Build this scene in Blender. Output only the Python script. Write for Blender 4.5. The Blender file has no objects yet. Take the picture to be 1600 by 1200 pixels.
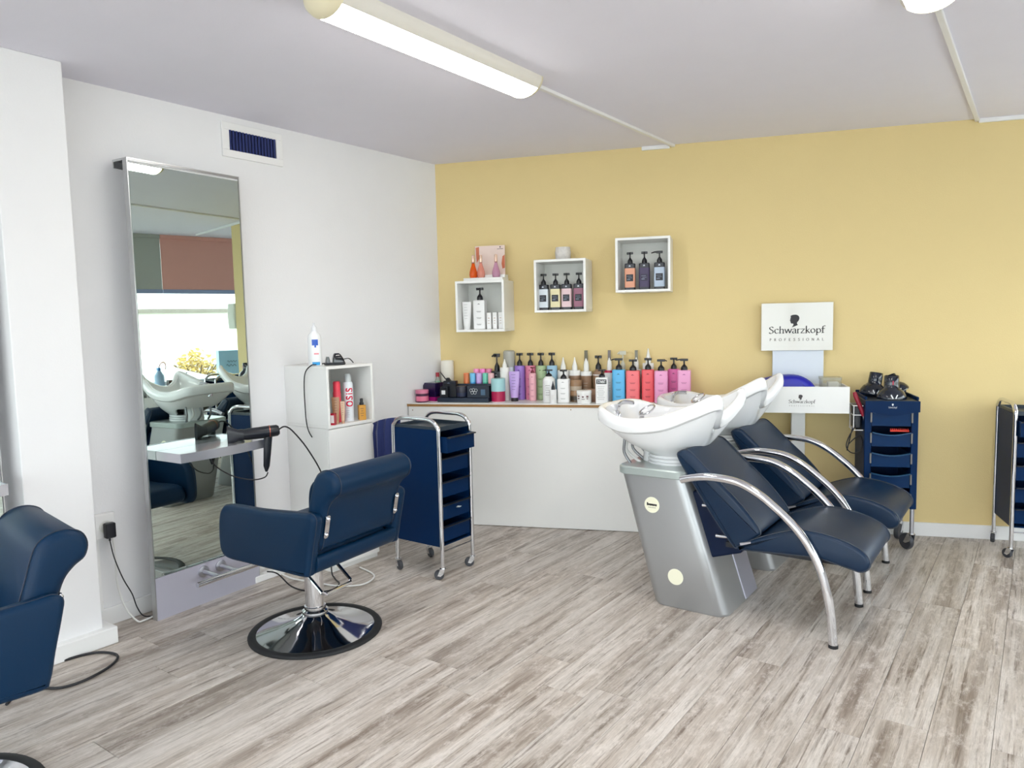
import bpy, math, random
from mathutils import Matrix, Vector

# ------------------------------------------------------------------ camera
sc = bpy.context.scene
col = sc.collection
cam_d = bpy.data.cameras.new('camera')
cam_d.sensor_width = 36.0
cam_d.lens = 36.0 * 1150.0 / 1600.0
cam_d.clip_start = 0.05
cam = bpy.data.objects.new('camera', cam_d)
col.objects.link(cam)
R_ = ((0.812, 0.034, -0.583), (0.583, -0.084, 0.808), (-0.022, -0.996, -0.088))   # columns: right, down, forward
rt = Vector((R_[0][0], R_[1][0], R_[2][0])).normalized()
fw = Vector((R_[0][2], R_[1][2], R_[2][2])).normalized()
rt = (rt - fw * rt.dot(fw)).normalized()
up = rt.cross(fw)
cam.matrix_world = Matrix(((rt.x, up.x, -fw.x, 0.0), (rt.y, up.y, -fw.y, 0.0), (rt.z, up.z, -fw.z, 1.40), (0, 0, 0, 1)))
sc.camera = cam

# ------------------------------------------------------------------ world, exposure
wd = bpy.data.worlds.new('sky')
sc.world = wd
wd.use_nodes = True
wn = wd.node_tree
wn.nodes['Background'].inputs[0].default_value = (0.98, 0.985, 1.0, 1)
wn.nodes['Background'].inputs[1].default_value = 3.4
LAMP = 15.0
vs = sc.view_settings
vs.view_transform = 'Standard'
vs.look = 'None'
vs.exposure = 0.85
vs.gamma = 1.0
vs.use_curve_mapping = False

random.seed(7)
D = math.radians
CEIL = 2.505
XW = -3.545                     # left wall
YA = D(20)                      # yellow wall runs 20 degrees off the x axis
TV = Vector((math.cos(YA), math.sin(YA), 0))
NV = Vector((math.sin(YA), -math.cos(YA), 0))
P0 = Vector((-.43, 5.17, 0))


def W(s, off, z=0.0):
    p = P0 + TV * s + NV * off
    return Vector((p.x, p.y, z))


# ------------------------------------------------------------------ materials
def lin(c):
    return tuple(((v / 255) / 12.92 if v / 255 <= .04045 else ((v / 255 + .055) / 1.055) ** 2.4) for v in c)


MATS = {}


def mat(name, rgb, rough=.5, metal=0.0, spec=.5, coat=0.0, bump=0.0, bscale=200.0, var=0.0, vscale=6.0, emit=None, estr=0, sheen=0.0):
    if name in MATS:
        return MATS[name]
    m = bpy.data.materials.new(name)
    m.use_nodes = True
    nt = m.node_tree
    b = nt.nodes['Principled BSDF']
    c = lin(rgb) + (1,)
    b.inputs['Base Color'].default_value = c
    b.inputs['Roughness'].default_value = rough
    b.inputs['Metallic'].default_value = metal
    b.inputs['Specular IOR Level'].default_value = spec
    b.inputs['Coat Weight'].default_value = coat
    b.inputs['Coat Roughness'].default_value = .05
    if sheen:
        b.inputs['Sheen Weight'].default_value = sheen
        b.inputs['Sheen Roughness'].default_value = .4
    if emit:
        b.inputs['Emission Color'].default_value = tuple(emit) + (1,)
        b.inputs['Emission Strength'].default_value = estr
    tc = nt.nodes.new('ShaderNodeTexCoord')
    n = nt.nodes.new('ShaderNodeTexNoise')
    n.inputs['Scale'].default_value = vscale
    n.inputs['Detail'].default_value = 4
    nt.links.new(tc.outputs['Object'], n.inputs['Vector'])
    mx = nt.nodes.new('ShaderNodeMix')
    mx.data_type = 'RGBA'
    mx.blend_type = 'MULTIPLY'
    mx.inputs[6].default_value = c
    k = 1 - (var if var else .03)
    rmp = nt.nodes.new('ShaderNodeMapRange')
    rmp.inputs[3].default_value = k
    rmp.inputs[4].default_value = 1.0
    nt.links.new(n.outputs['Fac'], rmp.inputs[0])
    mx.inputs[0].default_value = 1.0
    nt.links.new(rmp.outputs[0], mx.inputs[7])
    nt.links.new(mx.outputs[2], b.inputs['Base Color'])
    if bump:
        n2 = nt.nodes.new('ShaderNodeTexNoise')
        n2.inputs['Scale'].default_value = bscale
        n2.inputs['Detail'].default_value = 3
        nt.links.new(tc.outputs['Object'], n2.inputs['Vector'])
        bp = nt.nodes.new('ShaderNodeBump')
        bp.inputs['Strength'].default_value = bump
        bp.inputs['Distance'].default_value = .004
        nt.links.new(n2.outputs['Fac'], bp.inputs['Height'])
        nt.links.new(bp.outputs[0], b.inputs['Normal'])
    MATS[name] = m
    return m


def clear(name, rgb, alpha=.25, rough=.05):
    """thin clear plastic / glass: transparent mixed with a glossy tinted surface"""
    if name in MATS:
        return MATS[name]
    m = bpy.data.materials.new(name)
    m.use_nodes = True
    nt = m.node_tree
    b = nt.nodes['Principled BSDF']
    b.inputs['Base Color'].default_value = lin(rgb) + (1,)
    b.inputs['Roughness'].default_value = rough
    t = nt.nodes.new('ShaderNodeBsdfTransparent')
    t.inputs[0].default_value = tuple(.5 + .5 * v for v in lin(rgb)) + (1,)
    mx = nt.nodes.new('ShaderNodeMixShader')
    mx.inputs[0].default_value = alpha
    nt.links.new(t.outputs[0], mx.inputs[1])
    nt.links.new(b.outputs[0], mx.inputs[2])
    nt.links.new(mx.outputs[0], nt.nodes['Material Output'].inputs[0])
    MATS[name] = m
    return m


def plank_mat():
    m = bpy.data.materials.new('vinyl_plank')
    m.use_nodes = True
    nt = m.node_tree
    L = nt.links.new
    N = nt.nodes.new
    b = nt.nodes['Principled BSDF']
    tc = N('ShaderNodeTexCoord')
    oi = N('ShaderNodeObjectInfo')
    mul = N('ShaderNodeMath'); mul.operation = 'MULTIPLY'; mul.inputs[1].default_value = 57.0
    L(oi.outputs['Random'], mul.inputs[0])
    add = N('ShaderNodeVectorMath'); add.operation = 'ADD'
    L(tc.outputs['Object'], add.inputs[0])
    cx = N('ShaderNodeCombineXYZ')
    L(mul.outputs[0], cx.inputs[0]); L(mul.outputs[0], cx.inputs[1]); L(mul.outputs[0], cx.inputs[2])
    L(cx.outputs[0], add.inputs[1])

    def noise(sx, sy, scale, detail, rough=.6):
        mp = N('ShaderNodeMapping')
        mp.inputs['Scale'].default_value = (sx, sy, 1)
        L(add.outputs[0], mp.inputs[0])
        n = N('ShaderNodeTexNoise')
        n.inputs['Scale'].default_value = scale
        n.inputs['Detail'].default_value = detail
        n.inputs['Roughness'].default_value = rough
        L(mp.outputs[0], n.inputs['Vector'])
        return n.outputs['Fac']

    def ramp(f, stops):
        r = N('ShaderNodeValToRGB')
        e = r.color_ramp.elements
        e[0].position, e[0].color = stops[0][0], stops[0][1]
        e[1].position, e[1].color = stops[-1][0], stops[-1][1]
        for p, c in stops[1:-1]:
            x = e.new(p); x.color = c
        L(f, r.inputs[0])
        return r.outputs[0]

    def mix(f, a, c, typ='MIX'):
        x = N('ShaderNodeMix'); x.data_type = 'RGBA'; x.blend_type = typ
        if isinstance(f, float):
            x.inputs[0].default_value = f
        else:
            L(f, x.inputs[0])
        L(a, x.inputs[6])
        if isinstance(c, tuple):
            x.inputs[7].default_value = c
        else:
            L(c, x.inputs[7])
        return x.outputs[2]
    g = lambda v: (v, v, v, 1)
    c4 = lambda *a: lin(a) + (1,)
    base = ramp(noise(14, 1.1, 1.0, 6), [(.3, c4(142, 128, 118)), (.46, c4(190, 179, 169)), (.62, c4(218, 210, 203))])
    streak = ramp(noise(55, 2.2, 1.0, 8, .7), [(.33, g(1)), (.47, g(0))])
    col1 = mix(streak, base, c4(120, 106, 96))
    fine = ramp(noise(150, 5, 1.0, 4, .7), [(.3, g(.74)), (.7, g(1.10))])
    fine2 = ramp(noise(420, 26, 1.0, 3, .7), [(.3, g(.82)), (.7, g(1.10))])
    fine = mix(1.0, fine, fine2, 'MULTIPLY')
    col2 = mix(.85, col1, fine, 'MULTIPLY')
    blot = ramp(noise(16, 6, 1.4, 9, .8), [(.50, g(0)), (.66, g(.8))])
    col3 = mix(blot, col2, c4(220, 212, 206))
    dk = ramp(noise(26, 4.0, 1.1, 9, .8), [(.55, g(0)), (.70, g(.75))])
    col4 = mix(dk, col3, c4(110, 98, 84))
    tone = N('ShaderNodeMapRange')
    tone.inputs[3].default_value = .90; tone.inputs[4].default_value = 1.06
    L(oi.outputs['Random'], tone.inputs[0])
    tcx = N('ShaderNodeCombineColor')
    for i in range(3):
        L(tone.outputs[0], tcx.inputs[i])
    col5 = mix(1.0, col4, tcx.outputs[0], 'MULTIPLY')
    L(col5, b.inputs['Base Color'])
    b.inputs['Roughness'].default_value = .42
    b.inputs['Specular IOR Level'].default_value = .45
    bp = N('ShaderNodeBump'); bp.inputs['Strength'].default_value = .12; bp.inputs['Distance'].default_value = .003
    L(noise(60, 3, 1.0, 6, .7), bp.inputs['Height'])
    L(bp.outputs[0], b.inputs['Normal'])
    return m


M_PLANK = plank_mat()
M_WALL = mat('white_wall', (236, 236, 238), .85, bump=.12, bscale=120)
M_CEIL = mat('ceiling_paint', (235, 233, 244), .9, bump=.1, bscale=160)
M_YEL = mat('yellow_wall', (228, 206, 150), .8, bump=.2, bscale=150, var=.03)
M_TRIM = mat('white_trim', (240, 240, 240), .45)
M_WHITE = mat('white_laminate', (238, 238, 236), .35)
M_WHITE2 = mat('white_laminate_inner', (226, 227, 222), .45)
M_PLY = mat('plywood_edge', (168, 124, 72), .6, var=.25, vscale=60)
M_CHROME = mat('chrome', (225, 226, 230), .07, 1.0)
M_STEEL = mat('brushed_steel', (188, 188, 196), .32, 1.0)
M_LEATHER = mat('navy_leather', (0, 38, 68), .45, spec=.22, bump=.12, bscale=350)
M_LEATHER2 = mat('charcoal_leather', (2, 34, 62), .40, spec=.38, bump=.1, bscale=350)
M_BLACK = mat('black_plastic', (16, 20, 30), .35)
M_NAVY = mat('dark_navy_plastic', (0, 36, 76), .45, spec=.12)
M_RUBBER = mat('black_rubber', (22, 24, 28), .6)
M_CERAMIC = mat('white_ceramic', (240, 241, 243), .12, coat=.6)
M_SILVER = mat('silver_plastic', (168, 170, 172), .3, .55, coat=.25)
M_SILVER2 = mat('pale_silver_plastic', (172, 182, 180), .3, .3, coat=.2)
M_MIRROR = mat('mirror_glass', (202, 216, 210), .0, 1.0)
M_ALU = mat('aluminium_edge', (196, 198, 200), .28, 1.0)
M_CORD = mat('black_cord', (24, 24, 30), .5)
M_CORDW = mat('white_cord', (232, 232, 230), .5)
M_GREYW = mat('grey_rubber', (62, 64, 70), .5)
M_CREAM = mat('cream_sticker', (238, 236, 212), .5)
M_INK = mat('black_ink', (26, 24, 30), .5)
M_INKW = mat('white_ink', (235, 238, 240), .5)
M_INKG = mat('grey_ink', (150, 146, 142), .5)
M_DIFF = mat('lamp_diffuser', (255, 252, 240), .4, emit=(1.0, .975, .92), estr=LAMP)
M_LAMPCAP = mat('lamp_end_cap', (232, 222, 190), .35)
M_GLASS = clear('window_glass', (235, 245, 245), .06, .02)


# ------------------------------------------------------------------ mesh builder
def catmull(pts, n=6, closed=False):
    P = [Vector(p) for p in pts]
    m = len(P)
    out = []
    rng = range(m) if closed else range(m - 1)
    for i in rng:
        if closed:
            p0, p1, p2, p3 = P[i - 1], P[i], P[(i + 1) % m], P[(i + 2) % m]
        else:
            p0, p1, p2, p3 = P[max(i - 1, 0)], P[i], P[i + 1], P[min(i + 2, m - 1)]
        for k in range(n):
            t = k / n
            out.append(.5 * ((2 * p1) + (p2 - p0) * t + (2 * p0 - 5 * p1 + 4 * p2 - p3) * t * t + (3 * p1 - p0 - 3 * p2 + p3) * t ** 3))
    if not closed:
        out.append(P[-1])
    return out


def rrect(w, d, r, k=4, cx=0, cy=0):
    r = min(r, w / 2 - 1e-5, d / 2 - 1e-5)
    o = []
    for sx, sy, a in ((1, 1, 0), (-1, 1, 90), (-1, -1, 180), (1, -1, 270)):
        for i in range(k + 1):
            t = D(a + 90 * i / k)
            o.append((cx + sx * (w / 2 - r) + r * math.cos(t), cy + sy * (d / 2 - r) + r * math.sin(t)))
    return o


def inset(poly, e):
    n = len(poly)
    area = sum(poly[i - 1][0] * poly[i][1] - poly[i][0] * poly[i - 1][1] for i in range(n))
    sg = 1 if area > 0 else -1
    out = []
    for i in range(n):
        a, b, c = Vector(poly[i - 1]), Vector(poly[i]), Vector(poly[(i + 1) % n])
        d = (c - a)
        if d.length < 1e-9:
            out.append((b.x, b.y)); continue
        d.normalize()
        nn = Vector((-d.y, d.x)) * sg
        out.append((b.x + nn.x * e, b.y + nn.y * e))
    return out


class MB:
    def __init__(s):
        s.v = []; s.f = []

    def add(s, vs_, fs):
        o = len(s.v)
        s.v += [tuple(v) for v in vs_]
        s.f += [tuple(i + o for i in f) for f in fs]
        return s

    def box(s, x0, x1, y0, y1, z0, z1):
        return s.add([(x0, y0, z0), (x1, y0, z0), (x1, y1, z0), (x0, y1, z0), (x0, y0, z1), (x1, y0, z1), (x1, y1, z1), (x0, y1, z1)],
                     [(0, 3, 2, 1), (4, 5, 6, 7), (0, 1, 5, 4), (1, 2, 6, 5), (2, 3, 7, 6), (3, 0, 4, 7)])

    def cbox(s, c, sz):
        return s.box(c[0] - sz[0] / 2, c[0] + sz[0] / 2, c[1] - sz[1] / 2, c[1] + sz[1] / 2, c[2] - sz[2] / 2, c[2] + sz[2] / 2)

    def loft(s, rings, cap0=True, cap1=True, closed=True):
        n = len(rings[0]); o = len(s.v)
        for r in rings:
            s.v += [tuple(p) for p in r]
        for j in range(len(rings) - 1):
            for i in range(n if closed else n - 1):
                k = (i + 1) % n
                s.f.append((o + j * n + i, o + j * n + k, o + (j + 1) * n + k, o + (j + 1) * n + i))
        if cap0:
            s.f.append(tuple(o + i for i in reversed(range(n))))
        if cap1:
            q = o + (len(rings) - 1) * n
            s.f.append(tuple(q + i for i in range(n)))
        return s

    def lathe(s, prof, seg=20, c=(0, 0, 0), cap0=True, cap1=True):
        rings = [[(c[0] + r * math.cos(2 * math.pi * i / seg), c[1] + r * math.sin(2 * math.pi * i / seg), c[2] + z) for i in range(seg)] for r, z in prof]
        return s.loft(rings, cap0, cap1)

    def prism(s, poly, a, b, axis='z'):
        def m(p, h):
            return {'z': (p[0], p[1], h), 'y': (p[0], h, p[1]), 'x': (h, p[0], p[1])}[axis]
        return s.loft([[m(p, a) for p in poly], [m(p, b) for p in poly]])

    def rbox(s, w, d, z0, z1, r=.01, bev=.003, cx=0, cy=0, k=4):
        rings = []
        for z, e in ((z0, bev), (z0 + bev, 0), (z1 - bev, 0), (z1, bev)):
            rings.append([(x, y, z) for x, y in rrect(w - 2 * e, d - 2 * e, max(r - e, .0005), k, cx, cy)])
        return s.loft(rings)

    def cushion(s, prof, a0, a1, r, axis='y', steps=4):
        def m(p, h):
            return {'y': (p[0], h, p[1]), 'x': (h, p[0], p[1]), 'z': (p[0], p[1], h)}[axis]
        rings = []
        for i in range(steps + 1):
            t = math.pi / 2 * i / steps
            rings.append([m(p, a0 + r * (1 - math.sin(t))) for p in inset(prof, r * (1 - math.cos(t)))])
        rings = []
        for i in range(steps + 1):
            t = math.pi / 2 * i / steps
            rings.append([m(p, a0 + r * (1 - math.cos(t))) for p in inset(prof, r * (1 - math.sin(t)))])
        for i in range(steps, -1, -1):
            t = math.pi / 2 * i / steps
            rings.append([m(p, a1 - r * (1 - math.cos(t))) for p in inset(prof, r * (1 - math.sin(t)))])
        return s.loft(rings)

    def tube(s, path, r, seg=8, closed=False, smooth=0):
        P = [Vector(p) for p in path]
        if smooth:
            P = catmull(P, smooth, closed)
        n = len(P)
        rings = []
        prev = None
        for i in range(n):
            if closed:
                t = (P[(i + 1) % n] - P[i - 1])
            else:
                t = P[min(i + 1, n - 1)] - P[max(i - 1, 0)]
            t.normalize()
            if prev is None:
                a = Vector((0, 0, 1)) if abs(t.z) < .9 else Vector((1, 0, 0))
                u = t.cross(a).normalized()
            else:
                u = (prev - t * prev.dot(t)).normalized()
            prev = u
            w = t.cross(u)
            rr = r[i] if isinstance(r, (list, tuple)) else r
            rings.append([P[i] + u * (rr * math.cos(2 * math.pi * k / seg)) + w * (rr * math.sin(2 * math.pi * k / seg)) for k in range(seg)])
        if closed:
            rings.append(rings[0])
            return s.loft(rings, False, False)
        return s.loft(rings)

    def sphere(s, c, r, seg=14, rings=8):
        R = r if isinstance(r, (tuple, list)) else (r, r, r)
        rr = []
        for j in range(1, rings):
            p = math.pi * j / rings
            rr.append([(c[0] + R[0] * math.sin(p) * math.cos(2 * math.pi * i / seg), c[1] + R[1] * math.sin(p) * math.sin(2 * math.pi * i / seg), c[2] - R[2] * math.cos(p)) for i in range(seg)])
        return s.loft(rr)

    def xf(s, m, start=0):
        for i in range(start, len(s.v)):
            s.v[i] = tuple(m @ Vector(s.v[i]))
        return s

    def build(s, name, m, parent=None, smooth=True, bevel=0.0, ang=35):
        me = bpy.data.meshes.new(name)
        me.from_pydata(s.v, [], s.f)
        me.update()
        me.materials.append(m)
        if smooth:
            me.shade_smooth()
            me.set_sharp_from_angle(angle=D(ang))
        o = bpy.data.objects.new(name, me)
        col.objects.link(o)
        if parent:
            o.parent = parent
        if bevel:
            bm = o.modifiers.new('bevel', 'BEVEL')
            bm.width = bevel; bm.segments = 2; bm.limit_method = 'ANGLE'
        return o


def tag(o, label, cat, group=None, kind=None):
    o['label'] = label
    o['category'] = cat
    if group:
        o['group'] = group
    if kind:
        o['kind'] = kind
    return o


def thing(name, label, cat, loc=(0, 0, 0), rotz=0.0, group=None):
    o = bpy.data.objects.new(name, None)
    o.empty_display_size = .05
    col.objects.link(o)
    o.location = loc
    o.rotation_euler = (0, 0, rotz)
    return tag(o, label, cat, group)


def struct(o):
    o['kind'] = 'structure'
    return o


def attach(o, parent):
    o.parent = parent
    o.matrix_parent_inverse = (Matrix.Translation(parent.location) @ parent.rotation_euler.to_matrix().to_4x4()).inverted()
    return o


def copy_tree(o, parent=None):
    c = o.copy()
    col.objects.link(c)
    if parent:
        c.parent = parent
    for ch in list(o.children):
        copy_tree(ch, c)
    return c


RX = lambda d: Matrix.Rotation(D(d), 4, 'X')
RY = lambda d: Matrix.Rotation(D(d), 4, 'Y')
RZ = lambda d: Matrix.Rotation(D(d), 4, 'Z')
TR = lambda *a: Matrix.Translation(a)


# ------------------------------------------------------------------ lettering
GL = {
    'S': ([[(.36, .60), (.28, .68), (.17, .69), (.08, .60), (.1, .47), (.22, .37), (.34, .26), (.35, .12), (.25, .01), (.12, .01), (.04, .09)]], .45),
    'c': ([[(.33, .38), (.25, .45), (.14, .44), (.05, .33), (.05, .16), (.13, .03), (.24, .01), (.34, .08)]], .38),
    'h': ([[(.09, .74), (.09, 0)], [(.09, .33), (.18, .43), (.28, .44), (.34, .36), (.34, 0)], [(.03, .01), (.15, .01)], [(.28, .01), (.40, .01)]], .45),
    'w': ([[(.03, .45), (.16, .02)], [(.16, .02), (.30, .45)], [(.30, .45), (.43, .02)], [(.43, .02), (.57, .45)]], .60),
    'a': ([[(.06, .38), (.13, .45), (.24, .44), (.29, .35), (.29, .05), (.34, .01)], [(.29, .27), (.15, .24), (.05, .15), (.08, .03), (.18, .01), (.29, .1)]], .38),
    'r': ([[(.09, .45), (.09, 0)], [(.09, .32), (.16, .42), (.27, .43)], [(.03, .01), (.16, .01)]], .30),
    'z': ([[(.04, .43), (.32, .43)], [(.32, .43), (.04, .02)], [(.04, .02), (.34, .02)]], .38),
    'k': ([[(.09, .74), (.09, 0)], [(.32, .44), (.10, .2)], [(.15, .25), (.36, .0)], [(.03, .01), (.15, .01)]], .40),
    'o': ([[(.21 + .16 * math.cos(t * .3307), .225 + .215 * math.sin(t * .3307)) for t in range(20)]], .43),
    'p': ([[(.09, .45), (.09, -.2)], [(.24 + .15 * math.cos(t * .3307), .225 + .215 * math.sin(t * .3307)) for t in range(20)], [(.03, -.2), (.16, -.2)]], .45),
    'f': ([[(.30, .70), (.22, .74), (.13, .66), (.11, .5), (.11, 0)], [(.02, .44), (.26, .44)], [(.04, .01), (.19, .01)]], .28),
    'P': ([[(.1, .68), (.1, 0)], [(.1, .67), (.28, .66), (.36, .52), (.28, .36), (.1, .34)]], .45),
    'R': ([[(.1, .68), (.1, 0)], [(.1, .67), (.28, .66), (.36, .52), (.28, .38), (.1, .36)], [(.22, .36), (.4, 0)]], .48),
    'O': ([[(.31 + .26 * math.cos(t * .3307), .34 + .34 * math.sin(t * .3307)) for t in range(20)]], .62),
    'F': ([[(.1, .68), (.1, 0)], [(.1, .67), (.38, .67)], [(.1, .36), (.32, .36)]], .43),
    'E': ([[(.1, .68), (.1, 0)], [(.1, .67), (.38, .67)], [(.1, .36), (.33, .36)], [(.1, .01), (.4, .01)]], .46),
    'I': ([[(.1, .68), (.1, 0)]], .2),
    'N': ([[(.1, 0), (.1, .68)], [(.1, .68), (.46, 0)], [(.46, 0), (.46, .68)]], .56),
    'A': ([[(.04, 0), (.27, .69)], [(.27, .69), (.5, 0)], [(.13, .25), (.42, .25)]], .54),
    'L': ([[(.1, .68), (.1, 0)], [(.1, .01), (.38, .01)]], .42),
    'T': ([[(.24, .68), (.24, 0)], [(.03, .67), (.45, .67)]], .48),
    'M': ([[(.08, 0), (.1, .68)], [(.1, .68), (.32, .1)], [(.32, .1), (.54, .68)], [(.54, .68), (.56, 0)]], .64),
    'i': ([[(.09, .45), (.09, 0)], [(.09, .62), (.09, .67)]], .18),
}


def hull(pts):
    pts = sorted(set((round(a, 6), round(b, 6)) for a, b in pts))
    def half(ps):
        h = []
        for p in ps:
            while len(h) >= 2 and (h[-1][0] - h[-2][0]) * (p[1] - h[-2][1]) - (h[-1][1] - h[-2][1]) * (p[0] - h[-2][0]) <= 0:
                h.pop()
            h.append(p)
        return h
    a = half(pts); b = half(pts[::-1])
    return a[:-1] + b[:-1]


def lettering(mb, text, size, width=None, nib=(.085, .028, 25), track=0.0, fn=None):
    """flat pen-drawn letters in the x-z plane (x to the right, z up, facing -y), centred on x"""
    polys = []
    x = 0.0
    na = D(nib[2])
    c, s_ = math.cos(na), math.sin(na)
    cor = [(nib[0] / 2 * c * a - nib[1] / 2 * s_ * b, nib[0] / 2 * s_ * a + nib[1] / 2 * c * b) for a, b in ((1, 1), (-1, 1), (-1, -1), (1, -1))]
    for ch in text:
        if ch == ' ':
            x += .3; continue
        st, adv = GL[ch]
        for pl in st:
            pp = [(p.x, p.y) for p in catmull([(a, b, 0) for a, b in pl], 3)] if 2 < len(pl) < 15 else pl
            if fn and len(pp) == 2:
                pp = [(lerp_(pp[0][0], pp[1][0], q / 6), lerp_(pp[0][1], pp[1][1], q / 6)) for q in range(7)]
            for i in range(len(pp) - 1):
                polys.append([(x + a, b) for a, b in hull([(pp[i][0] + u, pp[i][1] + v) for u, v in cor] + [(pp[i + 1][0] + u, pp[i + 1][1] + v) for u, v in cor])])
        x += adv + track
    x -= track
    kx = (width / x) if width else size
    for p in polys:
        vs_ = [((a - x / 2) * kx, 0.0, b * size) for a, b in p]
        if fn:
            vs_ = [fn(*v) for v in vs_]
        mb.add(vs_, [tuple(range(len(vs_)))])
    return mb


HEAD = [(440, 153), (452, 150), (465, 149), (478, 151), (489, 157), (496, 168), (497, 182), (492, 196), (483, 207), (479, 216), (482, 224), (487, 231), (470, 238), (440, 250), (450, 236), (454, 226), (450, 219), (440, 219), (434, 216), (433, 209), (429, 205), (431, 199), (426, 193), (431, 184), (430, 176), (434, 166), (429, 160)]


def head_logo(mb, size, cx, cz):
    k = size / 101.0
    mb.add([(cx + (a - 462) * k, 0, cz + (250 - b) * k) for a, b in HEAD], [tuple(reversed(range(len(HEAD))))])
    return mb


# ================================================================== THE ROOM
YR = -3.2                       # rear wall
SW = 1.95                       # window wall stands at s = 1.95 of the yellow wall's own frame
SE = .53                        # free end of the yellow partition
OB = -1.9                       # wall of the space behind the partition


def plan(pts):
    return [(W(q, f).x, W(q, f).y) for q, f in pts]


def xwin(y):                    # x of the window wall at a given y
    off = (5.17 + SW * math.sin(YA) - y) / math.cos(YA)
    return W(SW, off).x


room_plan = [(XW - .1, YR - .1), (xwin(YR) + .2, YR - .1)] + plan([(SW + .12, OB - .1), (-3.6, OB - .1)]) + [(XW - .1, 4.2)]
floor = MB().prism(room_plan, -.06, -.008).build('floor', mat('subfloor', (150, 138, 122), .8), smooth=False)
struct(floor)
PW, PL = .178, 1.22
def plank_rings(cx=0., cy=0.):
    return [[(x, y, z) for x, y in rrect(PW - .0012 - 2 * e, PL - .0012 - 2 * e, .0006, 1, cx, cy)] for z, e in ((-.008, 0), (-.0012, 0), (0, .0012))]
plank0 = MB().loft(plank_rings()).build('plank', M_PLANK, floor, smooth=False)
rest = MB()
first = True
for i in range(60):
    xc = -.087 + PW / 2 - PW * 21 + PW * i
    if xc < XW - .05:
        continue
    off = random.random() * PL
    ytop = 5.17 + (xc + .43) * math.tan(YA)
    if xc > .0:
        ytop += 2.0
    j = 0
    while True:
        yc = YR - .15 + j * PL + off - PL / 2
        j += 1
        if yc - PL / 2 > ytop + .05:
            break
        if yc + PL / 2 < YR - .05 or xc > xwin(yc + PL / 2) + .1:
            continue
        if yc + PL / 2 < .6 or xc > 1.9:            # behind the camera: one joined field
            rest.loft(plank_rings(xc, yc))
            continue
        o = plank0 if first else plank0.copy()
        if not first:
            col.objects.link(o)
        first = False
        o.location = (xc, yc, 0)
        o.rotation_euler = (0, 0, math.pi if random.random() < .5 else 0)
rest.build('plank_field', M_PLANK, floor, smooth=False)['kind'] = 'stuff'

ceiling = struct(MB().prism(room_plan, CEIL, CEIL + .1).build('ceiling', M_CEIL, smooth=False))
struct(MB().box(XW - .12, XW, YR, 4.3, 0, CEIL).build('wall_left', M_WALL, smooth=False))
# shallow pier beside the mirror
struct(MB().box(XW, -3.345, 1.222, 1.49, 0, CEIL).build('wall_left_pier', M_WALL, smooth=False, bevel=.004))
struct(MB().prism(plan([(-3.33, -.12), (SE, -.12), (SE, 0), (-3.33, 0)])[::-1], 0, CEIL).build('wall_back', M_YEL, smooth=False))
struct(MB().prism(plan([(-.6, OB - .1), (SW, OB - .1), (SW, OB), (-.6, OB)])[::-1], 0, CEIL).build('wall_side_room', M_WALL, smooth=False))
struct(MB().prism(plan([(-.6, OB), (-.48, OB), (-.48, -.12), (-.6, -.12)])[::-1], 0, CEIL).build('wall_side_room_end', M_WALL, smooth=False))  # unseen end wall, put in to stop daylight leaking behind the partition
# baseboards
bb = MB()
p = [W(-1.24, 0), W(SE, 0), W(SE, .014), W(-1.24, .014)]
bb.prism([(q.x, q.y) for q in reversed(p)], 0, .085)
struct(bb.build('baseboard_back', M_TRIM, smooth=False, bevel=.003))
struct(MB().box(XW, XW + .014, 1.49, 2.67, 0, .085).build('baseboard_left', M_TRIM, smooth=False, bevel=.003))
struct(MB().box(XW, -3.305, 1.20, 1.535, 0, .075).build('baseboard_left_pier', M_TRIM, smooth=False, bevel=.004))
# window wall
WZ0, WZ1, WF0, WF1 = .68, 2.47, -1.75, 9.1
OE = 9.62
def slab(mb, s0, s1, f0, f1, z0, z1):
    return mb.prism(plan([(s0, f0), (s1, f0), (s1, f1), (s0, f1)])[::-1], z0, z1)
wr = MB()
slab(wr, SW, SW + .16, OB, OE, 0, WZ0)
slab(wr, SW, SW + .16, OB, OE, WZ1, CEIL)
slab(wr, SW, SW + .16, OB, WF0, WZ0, WZ1)
slab(wr, SW, SW + .16, WF1, OE, WZ0, WZ1)
struct(wr.build('wall_right', M_WALL, smooth=False))
nwin = 4
wl = (WF1 - WF0) / nwin
for i in range(nwin):
    y0, y1 = WF0 + i * wl, WF0 + (i + 1) * wl
    f = MB()
    t = .045
    slab(f, SW + .05, SW + .11, y0, y1, WZ0, WZ0 + t)
    slab(f, SW + .05, SW + .11, y0, y1, WZ1 - t, WZ1)
    slab(f, SW + .05, SW + .11, y0, y0 + t, WZ0 + t, WZ1 - t)
    slab(f, SW + .05, SW + .11, y1 - t, y1, WZ0 + t, WZ1 - t)
    fo = struct(f.build('window_%d' % (i + 1), M_TRIM, smooth=False))
    slab(MB(), SW + .075, SW + .081, y0 + t - .002, y1 - t + .002, WZ0 + t - .002, WZ1 - t + .002).build('pane', M_GLASS, fo, smooth=False)
struct(slab(MB(), SW - .22, SW + .05, WF0, WF1, WZ0 - .03, WZ0).build('trim_1', M_TRIM, smooth=False, bevel=.004))
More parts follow.
